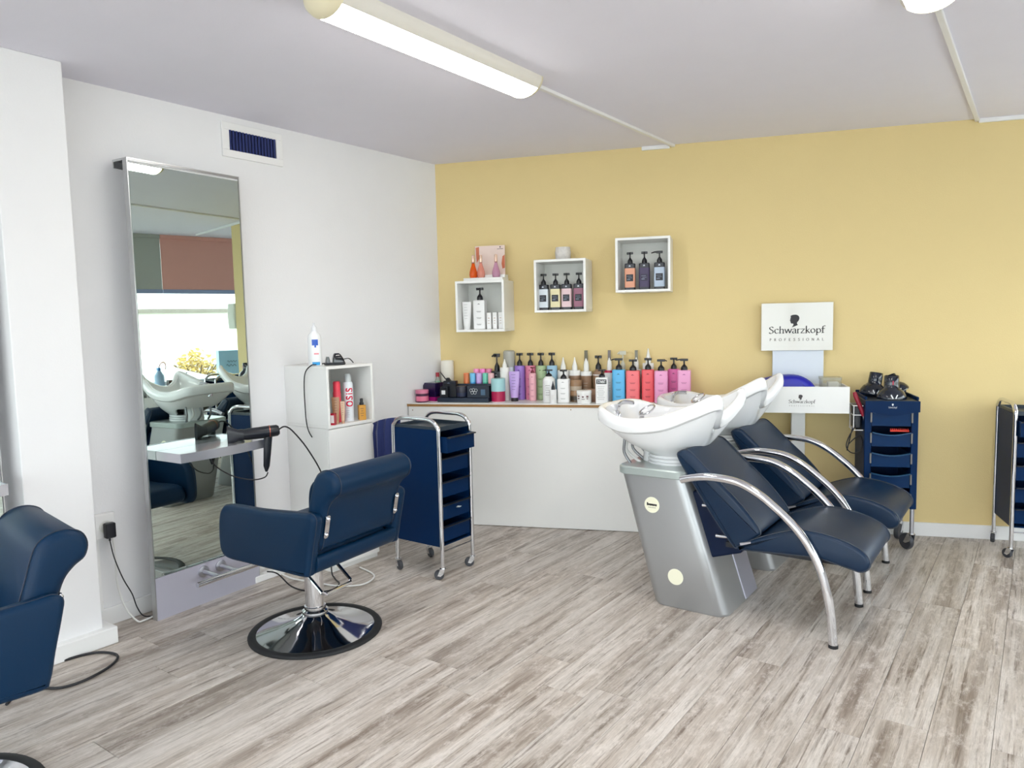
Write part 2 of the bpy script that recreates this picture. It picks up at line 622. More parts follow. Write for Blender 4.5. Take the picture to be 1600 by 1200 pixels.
# rear shopfront
XE = xwin(YR)
wb = MB()
wb.box(XW, XE, YR - .14, YR, 0, .2).box(XW, XE, YR - .14, YR, 2.46, CEIL)
wb.box(XW, -3.2, YR - .14, YR, .2, 2.46).box(XE - .3, XE, YR - .14, YR, .2, 2.46)
struct(wb.build('wall_rear', M_WALL, smooth=False))
for i in range(4):
    wdt = (XE - .3 + 3.2) / 4
    x0, x1 = -3.2 + i * wdt, -3.2 + (i + 1) * wdt
    f = MB()
    t = .05
    f.box(x0, x1, YR - .1, YR - .04, .2, .2 + t).box(x0, x1, YR - .1, YR - .04, 2.46 - t, 2.46)
    f.box(x0, x0 + t, YR - .1, YR - .04, .2 + t, 2.46 - t).box(x1 - t, x1, YR - .1, YR - .04, .2 + t, 2.46 - t)
    fo = struct(f.build('window_%d' % (5 + i), M_TRIM, smooth=False))
    MB().box(x0 + t - .002, x1 - t + .002, YR - .073, YR - .067, .2 + t - .002, 2.46 - t + .002).build('pane', M_GLASS, fo, smooth=False)

# ------------------------------------------------------------------ outside the window
M_PAVE = mat('pavement', (196, 194, 188), .8)
struct(slab(MB(), SW + .17, 40, -30, 30, -.12, -.06).build('ground_street', M_PAVE, smooth=False))
struct(MB().box(-25, 3.0, -30, YR - .15, -.12, -.06).build('ground_forecourt', M_PAVE, smooth=False))
fence = thing('garden_wall', 'pale rendered wall with grey coping seen outside through the window', 'wall', W(7.6, -1.5, -.06), YA)
MB().box(-.1, .1, -9, 14, 0, 1.72).build('render', mat('pale_render', (240, 238, 228), .8), fence, smooth=False)
MB().box(-.16, .14, -9, 14, 1.72, 1.80).build('coping', mat('coping', (140, 132, 122), .8), fence, smooth=False)


def bush(name, label, loc, rad, n, c0, group):
    """an ivy-like clump: a mesh of many small leaves around short stems"""
    o = thing(name, label, 'shrub', loc, 0, group)
    mb = MB()
    for i in range(n):
        th, ph = random.random() * 6.283, math.acos(random.uniform(-.1, 1))
        r = random.uniform(.55, 1)
        p = Vector((rad[0] * r * math.sin(ph) * math.cos(th), rad[1] * r * math.sin(ph) * math.sin(th), rad[2] * (.1 + .9 * r * math.cos(ph))))
        u = Vector((random.gauss(0, 1), random.gauss(0, 1), random.gauss(0, 1))).normalized()
        v = u.orthogonal().normalized()
        s1, s2 = random.uniform(.03, .06), random.uniform(.02, .035)
        mb.add([p - u * s1, p + v * s2, p + u * s1, p - v * s2], [(0, 1, 2, 3)])
    f = mb.build('foliage', c0, o, smooth=False)
    f['kind'] = 'stuff'
    st = MB()
    for i in range(9):
        th = i * .7
        st.tube([(0, 0, 0), (rad[0] * .4 * math.cos(th), rad[1] * .4 * math.sin(th), rad[2] * .5), (rad[0] * .7 * math.cos(th), rad[1] * .7 * math.sin(th), rad[2] * .7)], .012, 5)
    st.build('stem', mat('bark', (96, 76, 50), .9), o)


M_LEAF = mat('yellow_leaf', (214, 178, 84), .6, var=.45, vscale=8)
for i, f_ in enumerate([-.35, -1.55, -2.75]):
    bush('garden_shrub', 'yellow-leaved shrub against the pale wall outside the window', W(6.6, f_, -.06), (.52, .56, 1.06), 1300, M_LEAF, 'yellow shrubs outside the window')
# white tarpaulin draped over a low frame outside
tp = MB()
rings = []
for i in range(17):
    f_ = .9 - 3.2 * i / 16
    u = min(1, max(0, (.6 - f_) / 2.0))
    hgt = .62 + .72 * (1 - u) ** 1.7
    rings.append([W(3.6 + .1 * k, f_, -.06 + hgt * (1 - (abs(k - 5) / 5) ** 4 * .5)) for k in range(11)] + [W(4.6, f_, -.06), W(3.6, f_, -.06)])
tp.loft(rings)
tag(tp.build('tarpaulin', mat('white_sheet', (244, 244, 244), .6)), 'white sheet in a sloping curve outside the window', 'sheet')

# roller blinds, two colours; second and third grey are unseen, added to cut daylight
for y0, y1, rgb, lab, nm in ((.349, 3.3, (176, 178, 172), 'grey roller blind half lowered over the window, meeting the red blind', 'grey'), (3.32, 6.2, (176, 178, 172), 'unseen grey roller blind added to cut daylight over the middle of the window wall', 'grey'), (6.22, 8.9, (176, 178, 172), 'unseen grey roller blind added to cut daylight at the street end of the window wall', 'grey'), (-1.7, .347, (232, 172, 160), 'dusty red roller blind half lowered beside the grey one', 'red')):
    o = thing('roller_blind', lab, 'blind', W(SW - .06, (y0 + y1) / 2, 1.80), YA, None)
    h = (y1 - y0) / 2
    cl = mat('blind_cloth_' + nm, rgb, .8, bump=.1, bscale=400)
    MB().box(-.002, .002, -h, h, .03, .66).build('cloth', cl, o, smooth=False)
    MB().rbox(.03, 2 * h, 0, .05, .008, .004).build('bottom_bar', mat('blind_bar', (150, 165, 200), .4), o)
    MB().rbox(.05, 2 * h, .66, CEIL - 1.80, .01, .004).build('cassette', cl, o)

# radiator below the sill
ra = thing('radiator', 'long white convector radiator under the window sill', 'radiator', W(SW - .12, .4, 0), YA)
MB().box(-.05, -.02, -1.5, 1.5, .14, .56).box(.02, .05, -1.5, 1.5, .14, .56).build('panel', M_TRIM, ra, smooth=False, bevel=.006)
for sy in (-1.4, 1.4):
    MB().box(-.045, .045, sy - .02, sy + .02, 0, .14).build('foot', M_TRIM, ra, smooth=False)
fin = MB().box(-.052, .052, -.006, .006, .56, .60).build('fin', M_TRIM, ra, smooth=False)
for i in range(60):
    o = fin if i == 0 else fin.copy()
    if i:
        col.objects.link(o)
    o.location = (0, -1.475 + i * .05, 0)

# white dispenser on the free end of the yellow partition
sp = thing('wall_dispenser', 'white rounded dispenser on the free end of the yellow wall', 'dispenser', W(SE, -.06, 1.5), YA)
MB().cushion([(-.075, -.14), (.075, -.14), (.085, .0), (.075, .14), (-.075, .14), (-.085, 0)], .0, .20, .025, 'x').build('case', mat('cream_plastic', (214, 216, 202), .5), sp)
MB().box(.199, .203, -.04, .04, -.1, .02).build('front_plate', mat('speaker_grille', (200, 202, 204), .7), sp, smooth=False)

# ================================================================== CEILING LAMPS, CONDUITS, VENT
def make_lamp(label, loc):
    o = thing('ceiling_lamp', label, 'lamp', loc)
    w, h, L2 = .10, .078, .585
    def arc(a0, a1, n, k=1.0):
        return [(-w * k * math.cos(D(a0 + (a1 - a0) * i / n)), -h * k * math.sin(D(a0 + (a1 - a0) * i / n))) for i in range(n + 1)]
    def strip(pr, y0, y1, th):
        inn = [(x * th, z * th) for x, z in reversed(pr)]
        return MB().prism(pr + inn, y0, y1, 'y')
    hs = MB()
    for a0, a1 in ((0, 40), (140, 180)):
        pr = arc(a0, a1, 6)
        hs.prism(pr + [(x * .9, z * .9) for x, z in reversed(pr)], -L2, L2, 'y')
    hs.box(-w, w, -L2, L2, -.004, 0)
    hs.build('housing', mat('lamp_housing', (228, 224, 216), .4), o)
    pr = arc(40, 140, 14, .985)
    MB().prism(pr + [(x * .94, z * .94) for x, z in reversed(pr)], -L2, L2, 'y').build('diffuser', M_DIFF, o)
    for sy in (-1, 1):
        e = MB()
        rings = []
        for i in range(5):
            t = math.pi / 2 * i / 4
            k = max(math.cos(t), .05)
            rings.append([(x * k, sy * (L2 + .055 * math.sin(t)), z * k) for x, z in arc(0, 180, 18, 1.01)])
        e.loft(rings)
        e.build('end_cap', M_LAMPCAP, o)
    return o


make_lamp('long ceiling lamp whose conduit runs to the wall above the right-hand cube shelf', (-2.0, 2.335, CEIL))
make_lamp('long ceiling lamp in line with the conduit that ends above the tall trolley', (-.35, 2.43, CEIL))
make_lamp('added fill lamp over the unseen rear of the salon, nearer the white wall', (-2.0, -1.0, CEIL))  # this lamp and the next are out of view, added for fill light
make_lamp('added fill lamp over the unseen rear of the salon, nearer the windows', (-.35, -1.0, CEIL))


def conduit(x, y0, label):
    y1 = 5.17 + (x + .43) * math.tan(YA) - .003
    tag(MB().rbox(.024, y1 - y0, CEIL - .016, CEIL, .003, .002, x, (y0 + y1) / 2).build('cable_conduit', M_TRIM), label, 'conduit')


conduit(-1.985, 2.97, 'white ceiling conduit joining a lamp to the wall above the right-hand cube shelf')
conduit(-.35, 3.06, 'white ceiling conduit joining a lamp to the wall above the tall trolley')
for s0, s1, lab in ((-1.86, -1.68, 'short piece of white trunking at the top of the yellow wall'), (.09, 1.6, 'long white trunking along the top of the yellow wall')):
    o = MB().rbox(s1 - s0, .02, -.024, 0, .003, .002).build('wall_trunking', M_TRIM)
    o.location = W((s0 + s1) / 2, .0105, CEIL)
    o.rotation_euler = (0, 0, YA)
    tag(o, lab, 'trunking')

vt = thing('air_vent', 'white framed air vent with dark slats high on the white wall', 'vent', (XW, 2.535, 2.38))
fr = MB()
fr.box(0, .012, -.19, .19, .052, .09).box(0, .012, -.19, .19, -.09, -.052).box(0, .012, -.19, -.148, -.052, .052).box(0, .012, .148, .19, -.052, .052)
fr.build('frame', M_TRIM, vt, smooth=False, bevel=.002)
MB().box(.0005, .002, -.148, .148, -.052, .052).build('backing', mat('vent_dark', (6, 10, 34), .7), vt, smooth=False)
sl = MB().box(.002, .011, -.005, .005, -.052, .052).xf(TR(.006, 0, 0) @ RZ(35) @ TR(-.006, 0, 0))
s0 = sl.build('slat', mat('vent_slat', (24, 40, 104), .45), vt, smooth=False)
for i in range(15):
    o = s0 if i == 0 else s0.copy()
    if i:
        col.objects.link(o)
    o.location = (0, -.139 + i * .0199, 0)

# ================================================================== STYLING MIRROR
def make_mirror(label, y0, x0=-3.385, yaw=0.0):
    """origin on the floor at the middle of the panel, mirror face looks to +x"""
    o = thing('styling_mirror', label, 'mirror', (x0, y0 + .297, 0), D(yaw))
    hw = .297
    MB().box(-.034, -.008, -hw, hw, .0, 2.155).build('back_panel', mat('mirror_back', (214, 214, 216), .5), o, smooth=False)
    g = MB().box(-.0085, -.002, -hw + .004, hw - .004, .208, 2.145).build('glass', M_MIRROR, o, smooth=False)
    e = MB()
    e.box(-.034, 0, -hw - .004, -hw, 0, 2.158).box(-.034, 0, hw, hw + .004, 0, 2.158).box(-.034, 0, -hw, hw, 2.155, 2.162)
    e.build('edge_trim', M_ALU, o, smooth=False)
    MB().box(-.008, .0015, -hw, hw, 0, .206).build('kick_plate', mat('kick_plate', (190, 189, 204), .35, .25), o, smooth=False)
    MB().box(-.115, -.0, -hw - .004, hw + .004, 2.158, 2.168).box(-.115, -.105, -hw - .004, hw + .004, 2.13, 2.158).build('top_bracket', M_ALU, o, smooth=False)
    ft = MB()
    ft.tube([(.135, -.17, .158), (.135, .215, .158)], .0135, 14)
    fo = ft.build('footrest', M_CHROME, o)
    for y in (-.042, .058):
        MB().tube([(.0, y, .165), (.135, y, .16)], .0115, 12).build('post', M_STEEL, fo)
        MB().lathe([(.03, 0), (.03, .006), (.022, .009)], 20).xf(TR(.0015, y, .165) @ RY(90)).build('flange', M_STEEL, fo)
    # tray ledge with a bowed front
    f = []
    for i in range(13):
        u = -1 + i / 6
        f.append((.185 + .022 * (1 - u * u), .25 * u))
    top = [(0, -.25)] + f + [(0, .25)]
    le = MB().prism([(x, y) for x, y in top], .80, .812)
    rim = [(x, y) for x, y in f]
    lip = []
    for (x, y) in rim:
        lip.append([(x, y, .77), (x + .003, y, .77), (x + .003, y, .8135), (x - .003, y, .8135)])
    le.loft(lip)
    for sy in (-1, 1):
        le.box(0, .186, sy * .25 - .002, sy * .25 + .002, .77, .8135)
    lo = le.build('ledge', mat('ledge_steel', (214, 214, 222), .2, .7, bump=.08, bscale=30), o)
    MB().lathe([(.026, 0), (.032, 0), (.032, .004), (.026, .004)], 20, (.135, .105, .8125), False, False).build('holder_ring', M_RUBBER, lo)
    return o


make_mirror('tall frameless styling mirror with steel footrest and tray ledge beside the white pier', 1.758, -3.404, 3.7)
make_mirror('tall styling mirror on the far side of the white pier from the wall socket', .570)

# hair dryer dropped handle-down into the ledge
hd = thing('hair_dryer', 'black hair dryer with flat nozzle lying on the mirror ledge', 'hair dryer', (-3.225, 2.225, .850), D(62))
b_ = MB()
b_.tube([(-.055, 0, 0), (-.03, 0, 0), (.06, 0, .004), (.115, 0, .008), (.125, 0, .009)], [.026, .029, .031, .029, .022], 18)
b_.build('barrel', M_BLACK, hd)
nz = MB()
nz.loft([[(x, y * w, z * h) for y, z in rrect(2, 2, .7, 4)] for x, w, h in ((-.05, .028, .028), (-.075, .022, .028), (-.125, .007, .050))])
nz.build('nozzle', M_BLACK, hd)
MB().tube([(.075, 0, .006), (.079, 0, .006)], .0316, 18).build('copper_ring', mat('copper', (190, 110, 90), .3, .8), hd)
MB().tube([(.07, 0, -.02), (.062, 0, -.1), (.055, 0, -.17), (.053, 0, -.20)], [.021, .019, .016, .006], 12).build('handle', M_BLACK, hd)

# ================================================================== STYLING CHAIRS
def make_chair(label):
    """faces local +x, origin on the floor under the pump"""
    o = thing('styling_chair', label, 'chair')
    bs = MB().lathe([(.262, .006), (.268, .012), (.24, .019), (.17, .034), (.10, .058), (.062, .08), (.058, .086)], 48, cap1=True).build('base', M_CHROME, o, ang=60)
    MB().lathe([(.25, 0), (.296, 0), (.298, .008), (.292, .015), (.27, .018), (.262, .014), (.25, .006)], 48, cap0=False, cap1=False).build('rubber_rim', M_RUBBER, bs, ang=60)
    co = MB().lathe([(.055, .08), (.058, .09), (.058, .1), (.048, .106), (.048, .12), (.044, .122)], 28).build('collar', M_CHROME, bs)
    MB().lathe([(.042, .11), (.042, .36)], 28).build('pole', M_CHROME, o)
    MB().box(-.10, .10, -.10, .10, .345, .40).build('mechanism', M_BLACK, o, smooth=False, bevel=.01)
    lv = MB().tube([(.0, .10, .37), (-.06, .125, .34), (-.205, .15, .262), (-.22, .14, .257), (-.22, -.005, .262), (-.205, -.02, .267), (-.06, -.05, .345), (0, -.06, .37)], .0075, 8)
    lv.build('pump_lever', M_CHROME, o)
    # seat
    sp_ = [(p.x, p.y) for p in catmull([(-.235, .40), (0, .392), (.20, .40), (.255, .43), (.25, .475), (.2, .505), (0, .497), (-.21, .487)], 4, True)]
    MB().cushion(sp_, -.228, .228, .03).build('seat', M_LEATHER, o)
    # back with a rolled top
    bp = [(p.x, p.y) for p in catmull([(-.225, .478), (-.20, .52), (-.215, .60), (-.245, .70), (-.27, .775), (-.305, .805), (-.35, .812), (-.39, .795), (-.405, .76), (-.395, .722), (-.365, .700), (-.335, .665), (-.312, .60), (-.296, .52), (-.28, .482), (-.25, .472)], 4, True)]
    bk = MB().cushion(bp, -.243, .243, .028).build('backrest', M_LEATHER, o)
    for sy in (-1, 1):
        sm = [(x, y) for x, y in inset(bp, -.0012)]
        MB().tube([(x, sy * .217, z) for x, z in sm], .0022, 5, True).build('seam', mat('leather_seam', (38, 48, 66), .6), bk)
    # wrap-round lower back band
    bd = [(p.x, p.y) for p in catmull([(-.225, .385), (-.25, .38), (-.275, .395), (-.288, .425), (-.285, .452), (-.262, .457), (-.25, .43), (-.235, .405)], 4, True)]
    MB().cushion(bd, -.245, .245, .006).build('lower_band', M_LEATHER, o)
    # arms
    ap = [(p.x, p.y) for p in catmull([(.215, .388), (.258, .415), (.268, .47), (.262, .56), (.238, .612), (.19, .628), (0, .628), (-.24, .642), (-.292, .645), (-.318, .625), (-.312, .58), (-.288, .48), (-.27, .40), (-.245, .378), (-.1, .38), (.1, .384)], 4, True)]
    for sy in (-1, 1):
        am = MB().cushion(ap, *sorted((sy * .232, sy * .292)), .02).build('armrest', M_LEATHER, o)
        MB().tube([(x, sy * .272, z) for x, z in inset(ap, .0005)], .0022, 5, True).build('seam', mat('leather_seam', (38, 48, 66), .6), am)
        hb = MB()
        s1, s2 = Vector((-.303, sy * .215, .535)), Vector((-.322, sy * .215, .625))
        d_ = (s2 - s1).normalized()
        hb.prism(rrect(.024, .10, .011, 4), 0, .005)
        hb.xf(TR(*((s1 + s2) / 2)) @ RY(-12) @ Matrix(((0, 0, -1, 0), (1, 0, 0, 0), (0, 1, 0, 0), (0, 0, 0, 1))))
        ho = hb.build('hinge_plate', M_CHROME, o)
        for q in (s1 + d_ * .012, s2 - d_ * .012):
            MB().sphere((q.x - .006, q.y, q.z), .009, 10, 6).build('screw', M_CHROME, ho)
    return o


chair1 = make_chair('navy leather styling chair on a round chrome base in front of the mirror')
chair1.location = (-2.655, 2.105, 0)
chair1.rotation_euler = (0, 0, D(185))
chair2 = copy_tree(chair1)
chair2['label'] = 'navy leather styling chair beside the black cable loop by the pier baseboard'
chair2.location = (-2.58, .63, 0)
chair2.rotation_euler = (0, 0, D(262))
for ch in chair2.children:          # the pump lever swivels freely on its column
    if ch.name.startswith('pump_lever'):
        ch.rotation_euler = (0, 0, D(-120))

# ================================================================== CASTOR TROLLEYS
def castor(parent, x, y, r, ang, tyre, hub, w=.02):
    c_ = MB()
    c_.lathe([(.011, r * 2 + .004), (.011, r * 2 + .03)], 10)
    c_.lathe([(.017, r * 2 + .002), (.017, r * 2 + .008)], 12)
    for s in (-1, 1):
        c_.prism([(.012, r * 2 + .004), (-.014, r * 2 + .004), (-r * .75 - .008, r - .004), (-r * .75 + .008, r - .008), (.004, r * 1.2)], s * (w / 2 + .003) - .0012, s * (w / 2 + .003) + .0012, 'y')
    c_.xf(TR(x, y, 0) @ RZ(ang))
    co = c_.build('castor', M_CHROME, parent)
    wh = MB().lathe([(r * .55, -w / 2), (r * .92, -w / 2), (r, -w / 4), (r, w / 4), (r * .92, w / 2), (r * .55, w / 2)], 22)
    wh.xf(TR(x, y, 0) @ RZ(ang) @ TR(-r * .75, 0, r) @ RX(90))
    wo = wh.build('wheel', tyre, co)
    return co


def make_rail_trolley(label):
    """drawers look to local +x"""
    o = thing('salon_trolley', label, 'trolley')
    X, Y = .168, .13
    for sy in (-1, 1):
        y = sy * Y
        pts = [(-X, y, .065), (-X, y, .40), (-X, y, .78), (-X + .012, y, .835), (-X + .06, y, .868), (0, y, .872), (X - .06, y, .868), (X - .012, y, .835), (X, y, .78), (X, y, .40), (X, y, .065)]
        MB().tube(pts, .0115, 12, smooth=5).build('rail_frame', M_CHROME, o)
        MB().box(-X + .012, X - .012, sy * (Y - .004) - .004, sy * (Y - .004) + .004, .175, .815).build('side_panel', M_NAVY, o, smooth=False, bevel=.002)
        for sx in (-1, 1):
            castor(o, sx * X, y, .027, 35 if sx > 0 else 160, M_GREYW, M_CHROME)
    MB().box(-X + .008, -X + .014, -Y + .01, Y - .01, .175, .815).build('back_panel', M_NAVY, o, smooth=False)
    tt = MB()
    tt.box(-X + .01, X - .005, -Y + .004, Y - .004, .808, .814)
    for a_ in ((-X + .01, -X + .018, -Y + .004, Y - .004), (X - .013, X - .005, -Y + .004, Y - .004), (-X + .018, X - .013, -Y + .004, -Y + .014), (-X + .018, X - .013, Y - .014, Y - .004)):
        tt.box(*a_, .814, .832)
    tt.build('top_tray', mat('tray_plastic', (38, 50, 62), .4), o, smooth=False)
    MB().tube([(X, -Y, .15), (X, Y, .15)], .004, 8).build('cross_rod', M_CHROME, o)
    MB().box(-X + .014, X - .012, -Y + .008, Y - .008, .175, .181).build('bottom_panel', M_NAVY, o, smooth=False)
    for i, (z, pull) in enumerate(((.695, .05), (.575, .0), (.445, .0), (.32, .0), (.20, .0))):
        dr = MB()
        x0, x1, yy, h = -X + .03 + pull, X - .006 + pull, Y - .014, .085
        dr.box(x0, x1, -yy, yy, z, z + .004)
        dr.box(x0, x0 + .004, -yy, yy, z + .004, z + h).box(x1 - .005, x1, -yy, yy, z + .004, z + h)
        dr.box(x0 + .004, x1 - .005, -yy, -yy + .004, z + .004, z + h).box(x0 + .004, x1 - .005, yy - .004, yy, z + .004, z + h)
        d_ = dr.build('drawer', M_NAVY, o, smooth=False)
        MB().box(x1, x1 + .016, -yy, yy, z + h - .007, z + h).build('drawer_lip', M_BLACK, d_, smooth=False, bevel=.002)
    return o


tr1 = make_rail_trolley('dark drawer trolley with chrome rails beside the white counter and styling chair')
tr1.location = (-2.765, 3.05, 0)
tr2 = copy_tree(tr1)
tr2['label'] = 'dark drawer trolley with chrome rails against the bare yellow wall'
tr2.location = (-.028, 5.082, 0)
tr2.rotation_euler = (0, 0, D(-73.2))

# navy cape hung over the first trolley's rail
cp = MB()
front, back = [], []
NX = 26
for i in range(NX + 1):
    u = i / NX
    x = -3.15 + .245 * u
    front.append((x, 2.975 - .04 * u + .014 * math.sin(u * 19) + .006 * math.sin(u * 41)))
rings = []
for z, wob in ((.862, .25), (.85, .7), (.80, .9), (.70, 1.1), (.58, 1.2), (.48, 1.3)):
    r1 = []
    for i, (x, y) in enumerate(front):
        u = i / NX
        xx = -2.93 + (x + 2.93) * (1.0 if z < .84 else .93)
        zz = z - (.045 * (1 - u) ** 2 if z > .55 else -.03 * math.sin(u * 7))
        yc = 2.955 + (y - 2.955) * wob
        r1.append((xx, yc - .006, zz))
    r2 = [(x, y + .016, z_) for x, y, z_ in reversed(r1)]
    rings.append(r1 + r2)
cp.loft(rings)
tag(cp.build('salon_cape', mat('navy_cloth', (20, 36, 92), .75, sheen=.3), ang=60), 'navy cloth cape hanging from the trolley rail by the white cabinet', 'cape')

# little things in the trolley drawers
for i, (x, y, z, rz, lab) in enumerate([(-2.70, 3.0, .59, 20, 'pale comb sticking out of the second trolley drawer'), (-2.63, 3.08, .335, -35, 'pale comb lying in the fourth trolley drawer')]):
    cb = MB().box(-.075, .075, -.006, .006, .012, .016)
    for k in range(16):
        cb.box(-.07 + k * .009, -.066 + k * .009, -.006, .018, .0125, .0155)
    o = cb.build('hair_comb', mat('pale_plastic', (196, 204, 208), .4), smooth=False)
    o.location = (x, y, z + .005)
    o.rotation_euler = (0, D(-22), D(rz))
    tag(o, lab, 'comb')
for i in range(7):
    o = MB().lathe([(.008, -.03), (.012, -.03), (.012, .03), (.008, .03)], 10).xf(RY(90)).build('hair_roller', mat('roller_grey', (168, 180, 186), .6))
    o.location = (-2.665 + .013 * (i % 2), 2.97 + i * .024, .217 + (.0))
    o.rotation_euler = (0, 0, D(random.uniform(-8, 8)))
    tag(o, 'small grey hair roller in the bottom drawer of the trolley', 'roller', 'rollers in the bottom trolley drawer')

# tall trolley with deep drawer fronts
def tall_trolley():
    o = thing('tall_trolley', 'tall black drawer trolley topped by dryer hoods against the yellow wall', 'trolley', W(-.408, .205, 0), YA)
    X, Y = .123, .135       # x along the wall, -y to the room
    for sx in (-1, 1):
        for sy in (-1, 1):
            MB().tube([(sx * X, sy * Y, .10), (sx * X, sy * Y, .30)], .0125, 12).build('leg', M_STEEL, o)
            castor(o, sx * X, sy * Y, .048, -60 if sy < 0 else 60, M_GREYW, M_CHROME, .026)
        MB().box(sx * X - .018, sx * X + .018, -Y - .018, Y + .018, .25, .86).build('side_panel', M_NAVY, o, smooth=False, bevel=.004)
    MB().box(-X + .018, X - .018, Y, Y + .012, .25, .86).build('back_panel', M_NAVY, o, smooth=False)
    tp_ = MB().rbox(.285, .34, .855, .885, .012, .004)
    to = tp_.build('top_tray', mat('tray_plastic', (38, 50, 62), .4), o)
    MB().rbox(.285, .012, .885, .915, .004, .003, 0, .162).build('rear_rim', M_NAVY, to)
    for sx in (-1, 1):
        MB().rbox(.012, .30, .885, .905, .004, .003, sx * .136, 0).build('side_rim', M_NAVY, to)
    ap = [(-.143, .82), (-.143, .882), (.143, .882), (.143, .82), (.108, .815)] + [(.102 - .204 * i / 10, .815 - .018 * math.sin(math.pi * i / 10)) for i in range(11)] + [(-.108, .815)]
    MB().prism([(x, z) for x, z in ap], -.176, -.166, 'y').build('apron', M_NAVY, to, smooth=False)
    lg = MB()
    lettering(lg, 'Schwarzkopf', .014, .045)
    head_logo(lg, .014, 0, .012)
    lg.xf(TR(0, -.1768, .842))
    lg.build('logo', M_INKW, to, smooth=False)
    for z in (.735, .615, .495, .375, .26):
        h = .085
        dr = MB()
        n = 11
        topc = [(-.102 + .204 * i / (n - 1), z + h - .016 * math.sin(math.pi * i / (n - 1))) for i in range(n)]
        dr.prism([(-.102, z), (.102, z)] + [(x, zz) for x, zz in reversed(topc)], -Y - .016, -Y - .010, 'y')
        dr.box(-.102, .102, -Y - .010, Y - .01, z, z + .004)
        for sx in (-1, 1):
            dr.box(sx * .102 - .002, sx * .102 + .002, -Y - .01, Y - .01, z, z + h - .01)
        d_ = dr.build('drawer', mat('drawer_front', (0, 42, 84), .35, spec=.15), o, smooth=False)
        lp = MB()
        lp.loft([[(x, -Y - .034, zz - .004), (x, -Y - .014, zz - .008), (x, -Y - .012, zz), (x, -Y - .034, zz + .002)] for x, zz in topc])
        lp.build('drawer_lip', mat('drawer_lip', (30, 76, 112), .3, spec=.3), d_)
        for sx in (-1, 1):
            MB().rbox(.010, .010, z + .02, z + .08, .003, .002, sx * .1075, -Y - .02).build('runner_stop', mat('runner', (120, 118, 116), .4, .5), d_)
    MB().box(.141, .168, -.03, .0, .735, .76).build('side_hook', M_BLACK, o, smooth=False, bevel=.004)
    # wire tool holder on the left side
    wh = MB()
    for z in (.70, .79, .845):
        wh.tube([(-.141, -.10, z), (-.195, -.10, z), (-.195, .03, z), (-.141, .03, z)], .003, 6)
    for x, y in ((-.192, -.10), (-.192, .03)):
        wh.tube([(x, y, .70), (x, y, .85)], .003, 6)
    ho = wh.build('wire_holder', M_TRIM, o)
    MB().rbox(.042, .11, .71, .84, .008, .004, -.168, -.035).build('power_box', M_BLACK, ho)
    return o


tall_trolley()
TT = lambda x, y, z: W(-.408, .205, 0) + TV * x - NV * y + Vector((0, 0, z))
# dryer hoods on the trolley
hood = [(.080, 0), (.081, .008), (.076, .024), (.064, .046), (.047, .061), (.041, .066), (.040, .09), (.039, .135), (.036, .137), (.036, .08)]
for k, (x, y, z, rx, ry, lab) in enumerate([
        (.012, -.075, .8855, 0, 0, 'black bell-shaped dryer hood with a red mark, standing at the front of the tall trolley'),
        (-.060, .072, .8995, 0, 8, 'black bell-shaped dryer hood leaning beside the red-handled iron'),
        (.082, .088, .912, 0, -26, 'smaller black dryer hood tilted against the others at the back of the tall trolley')]):
    o = thing('dryer_hood', lab, 'dryer hood', TT(x, y, z), YA, 'dryer hoods on the tall trolley')
    sc_ = (1, .95, .8)[k]
    m_ = RX(rx) @ RY(ry) @ Matrix.Scale(sc_, 4)
    MB().lathe(hood, 32, cap0=False, cap1=False).xf(m_).build('bell', mat('hood_black', (20, 28, 44), .16, coat=.4), o, ang=70)
    if k == 0:
        MB().box(-.003, .003, -.0405, -.0385, .085, .108).xf(m_).build('red_mark', mat('red_mark', (196, 40, 70), .4), o, smooth=False)
    vv = MB()  # V-shaped highlight on the bell, painted as two white strokes
    for s in (-1, 1):
        st = len(vv.v)
        vv.box(-.003, .003, -.001, .001, -.012, .012).xf(m_ @ TR(s * .012, -.0795, .020) @ RX(-12) @ RY(s * 25), st)
    vv.build('painted_glints', M_INKW, o, smooth=False)
o = thing('curling_iron', 'red-handled styling iron standing in the wire holder of the tall trolley', 'styling iron', TT(-.172, -.085, .80), YA)
MB().tube([(.032, -.02, -.015), (.022, -.018, .02), (-.012, -.01, .105), (-.018, -.008, .125)], [.010, .012, .013, .010], 12).build('handle', mat('dark_red', (150, 24, 48), .35), o)
MB().tube([(.040, -.022, -.05), (.033, -.02, -.012)], .008, 10).build('rod', M_STEEL, o)
tag(MB().tube([TT(-0.180, -0.105, .73), TT(-0.217, -0.105, .66), TT(-0.230, -0.105, .60), TT(-0.200, -0.110, .565), TT(-0.155, -0.110, .575), TT(-0.143, -0.110, .63), TT(-0.160, -0.105, .67), TT(-0.215, -0.105, .62), TT(-0.225, -0.103, .58), TT(-0.205, -0.100, .68), TT(-0.190, -0.095, .73)], .0035, 6, smooth=6).build('appliance_cord', M_CORD), 'thin black cord looped below the wire holder of the tall trolley', 'cord')
cb = MB()
cb.box(-.05, .05, -.005, .005, 0, .004)
for k in range(10):
    cb.box(-.048 + k * .01, -.043 + k * .01, -.005, .014, .0005, .0035)
o = cb.build('hair_clip', mat('coral_red', (226, 70, 56), .4), smooth=False)
o.location = TT(.05, -.12, .702)
o.rotation_euler = (D(60), 0, YA)
tag(o, 'red comb clip lying in the drawer of the tall trolley', 'hair clip')

